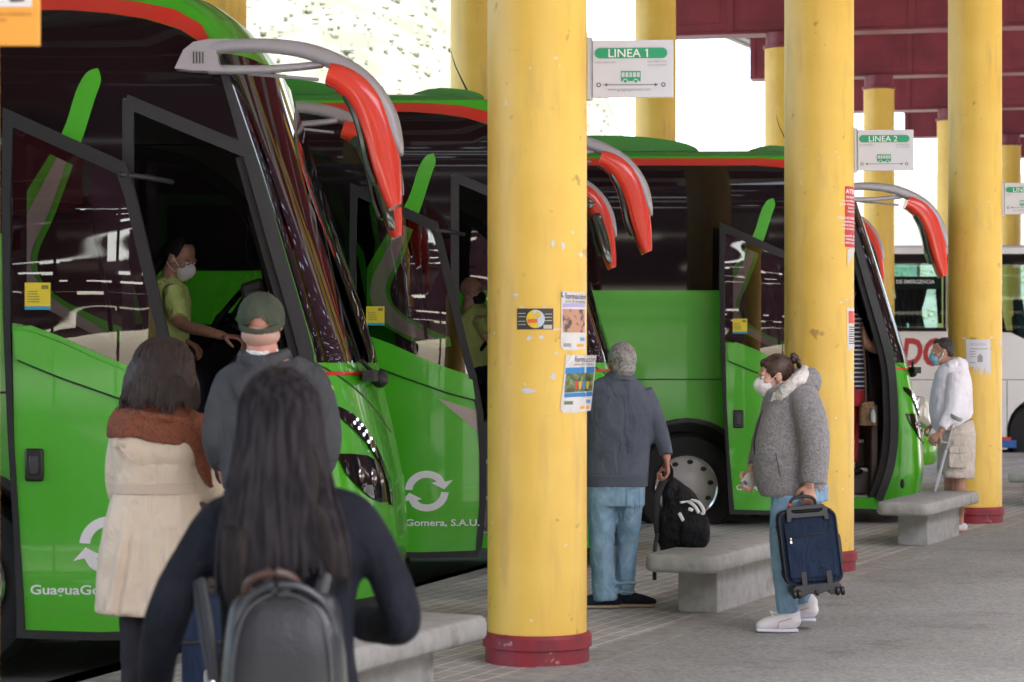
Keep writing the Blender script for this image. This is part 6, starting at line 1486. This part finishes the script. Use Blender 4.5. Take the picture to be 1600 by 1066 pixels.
# ---- 8. bald driver of the second coach ----
f = Fig(18.4); P = f.p
t = thing('person', 'bald driver in a black mask inside the middle green coach', 'person', P(738,560))
mb = MB(); q = head(mb, P(737,456,0), (.92,-.38,-.1), 1.0)
mb.tube([(*P(733,472,0), .055),(*P(732,490,.02), .065)], k=1)
f.t(mb, [(735,498,0,26,.09),(732,550,.03,27,.11),(730,590,.05,30,.14)], n=2.4); f.t(mb, [(748,500,-.1,10),(762,530,-.12,9),(785,535,-.2,7)]); f.t(mb, [(722,500,.1,10),(735,530,.12,9),(760,535,.1,7)])
hand(mb, P(785,535,-.2), (1,0,0), (0,0,-1), .9); hand(mb, P(760,535,.1), (1,0,0), (0,0,-1), .9, thumb=-1)
f.t(mb, [(735,585,0,20,.09),(770,592,0,15,.08),(772,640,0,11,.06)])
mb.blob('body', skinm, t, voxel=.008, sm=2); eyes(q, 1.0, t)
f.rnd = False; f.k = 1
mb = MB(); f.t(mb, [(735,484,.01,14,.07),(740,495,.0,30,.11),(738,550,.03,30,.12),(732,590,.05,30,.14)], n=2.4, seg=18); f.t(mb, [(750,498,-.11,12,.07),(760,520,-.12,11,.065)]); mb.blob('shirt', lime, t, voxel=.01, sm=4, disp=.015, dscale=.08)
mb = MB(); f.t(mb, [(735,585,0,22,.10),(770,592,0,17,.09),(772,640,0,13,.07)]); mb.blob('trousers', MATS['trousers_driver'], t, voxel=.012, sm=3)
gmask(q, t, 1.0, mat=M('mask_black', (.012,.012,.014), .8))
# ---- 9. woman boarding the third coach ----
f = Fig(21.62); f.ox = 2; P = f.p
t = thing('person', 'woman in a striped top and red trousers boarding the farthest green coach', 'person', P(1322,760))
mb = MB(); q = head(mb, P(1322,455,0), (.75,.65,0), .97)
mb.tube([(*P(1322,475,0), .052),(*P(1322,495,0), .06)], k=1)
f.t(mb, [(1322,500,0,25,.09),(1323,560,0,25,.11),(1324,620,0,26,.12)], n=2.4)
f.t(mb, [(1340,512,0,10),(1350,536,-.04,10),(1370,546,.06,8.5),(1376,534,.30,6.5)]); f.t(mb, [(1302,515,0,10),(1296,560,.0,8),(1310,590,.2,6)])
for x, dy in ((1312,-.05),(1330,.08)): f.t(mb, [(x,625,dy,15,.09),(x,680,dy,11,.07),(x,722,dy,8,.05),(x,735,dy,7,.04)])
hand(mb, P(1376,532,.32), (.1,.9,.3), (0,0,-1), 1.0, thumb=1); hand(mb, P(1310,590,.22), (.4,.9,0), (0,0,-1), 1.0)
mb.blob('body', skinm, t, voxel=.008, sm=2)
f.rnd = False; f.k = 1
def stripes():
    m = bpy.data.materials.new('striped_cloth'); m.use_nodes = True; n = m.node_tree; b = n.nodes['Principled BSDF']
    tc = n.nodes.new('ShaderNodeTexCoord'); wv = n.nodes.new('ShaderNodeTexWave'); wv.bands_direction = 'Z'; wv.inputs['Scale'].default_value = 7.5
    r = n.nodes.new('ShaderNodeValToRGB'); r.color_ramp.interpolation = 'CONSTANT'; r.color_ramp.elements[0].color = (.02,.02,.045,1); r.color_ramp.elements[1].color = (.55,.53,.52,1); r.color_ramp.elements[1].position = .78
    n.links.new(tc.outputs['Object'], wv.inputs['Vector']); n.links.new(wv.outputs[0], r.inputs[0]); n.links.new(r.outputs[0], b.inputs['Base Color']); b.inputs['Roughness'].default_value = .9
    return m
mb = MB(); f.t(mb, [(1322,490,0,14,.06),(1322,505,0,25,.10),(1324,560,0,24,.12),(1325,610,0,25,.13)], n=2.4, seg=18); mb.blob('striped_top', stripes(), t, voxel=.010, sm=3, disp=.015, dscale=.08)
mb = MB(); f.t(mb, [(1325,600,0,24,.13),(1325,635,0,24,.14)], k=1)
for x, dy in ((1313,-.05),(1331,.08)): f.t(mb, [(x,630,dy,16,.10),(x,680,dy,12,.08),(x,722,dy,9,.06)])
mb.blob('trousers', fabric('trousers_red', (.50,.04,.06)), t, voxel=.011, sm=3, disp=.01, dscale=.07)
mb = MB(); mb.ell(q(-.02,0,.02), (.09,.1,.10), (.7,.7,0), 18, 12); f.t(mb, [(1318,450,-.03,14,.08),(1318,485,-.05,14,.05)]); mb.blob('hair', hairb, t, voxel=.01, sm=2)
mb = MB()
for x, dy in ((1312,-.05),(1330,.08)): mb.ell(P(x+3,737,dy), (.10,.045,.035))
mb.build('shoes', blackp, t)
hbg = thing('handbag', 'brown straw handbag hanging from the woman boarding the farthest coach', 'handbag', P(1348,665,-.1))
mb = MB(); f.t(mb, [(1349,628,-.14,10,.04),(1350,640,-.14,13,.06),(1350,664,-.14,14,.07)], n=3.5, seg=20); mb.build('bag_body', M('straw', (.34,.21,.10), .9, col2=(.20,.12,.06), vscale=60, bump=.8, bscale=90), hbg)
mb = MB(); mb.tube([(*P(1340,505,-.08), .010),(*P(1345,560,-.15), .008),(*P(1347,630,-.15), .008)], k=3, seg=8); mb.build('strap', M('strap_tan', (.16,.09,.05), .7), hbg)
bt = thing('bottle', 'small clear water bottle tucked in the straw handbag', 'bottle', P(1356,655,-.2))
mb = MB(); p = P(1356,650,-.235); mb.lathe(p, [(.0,-.055),(.026,-.055),(.028,-.02),(.026,.03),(.012,.055),(.012,.065)], 16); mb.build('bottle_body', M('plastic_clear', (.45,.48,.50), .1, spec=.9), bt)
MB().lathe(p, [(.0,.082),(.014,.082),(.014,.066),(0,.066)], 14).build('bottle_cap', M('cap_blue', (.1,.2,.5), .5), bt)
# navy suitcase between the couple, mostly hidden
f = Fig(8.75); P = f.p; f.k = 1
nc = thing('suitcase', 'navy suitcase standing between the cream coat and the long haired woman', 'suitcase', (P(318,1000).x, 8.75, 0))
mb = MB(); a = P(288,930); b = P(352,1010); mb.box((a.x, 8.65, .06), (b.x, 8.9, a.z)); mb.build('case_body', navy, nc, bevel=.03, bseg=3)
mb = MB(); mb.box((a.x-.004, 8.645, b.z+.02), (b.x+.004, 8.905, b.z+.035)); mb.build('trim', MATS['zip_black'], nc, bevel=.003)
for x in (a.x+.03, b.x-.03): MB().cyl((x-.012, 8.7, .03), (x+.012, 8.7, .03), .03).build('wheel', MATS['case_black'], nc)
mb = MB(); mb.tube([(a.x+.06,8.77,a.z,.008),(a.x+.06,8.77,a.z+.03,.008),(b.x-.04,8.77,a.z+.03,.008),(b.x-.04,8.77,a.z,.008)], k=1, seg=8); mb.build('carry_handle', MATS['case_black'], nc)
# any Fonts left over are meshes already; done
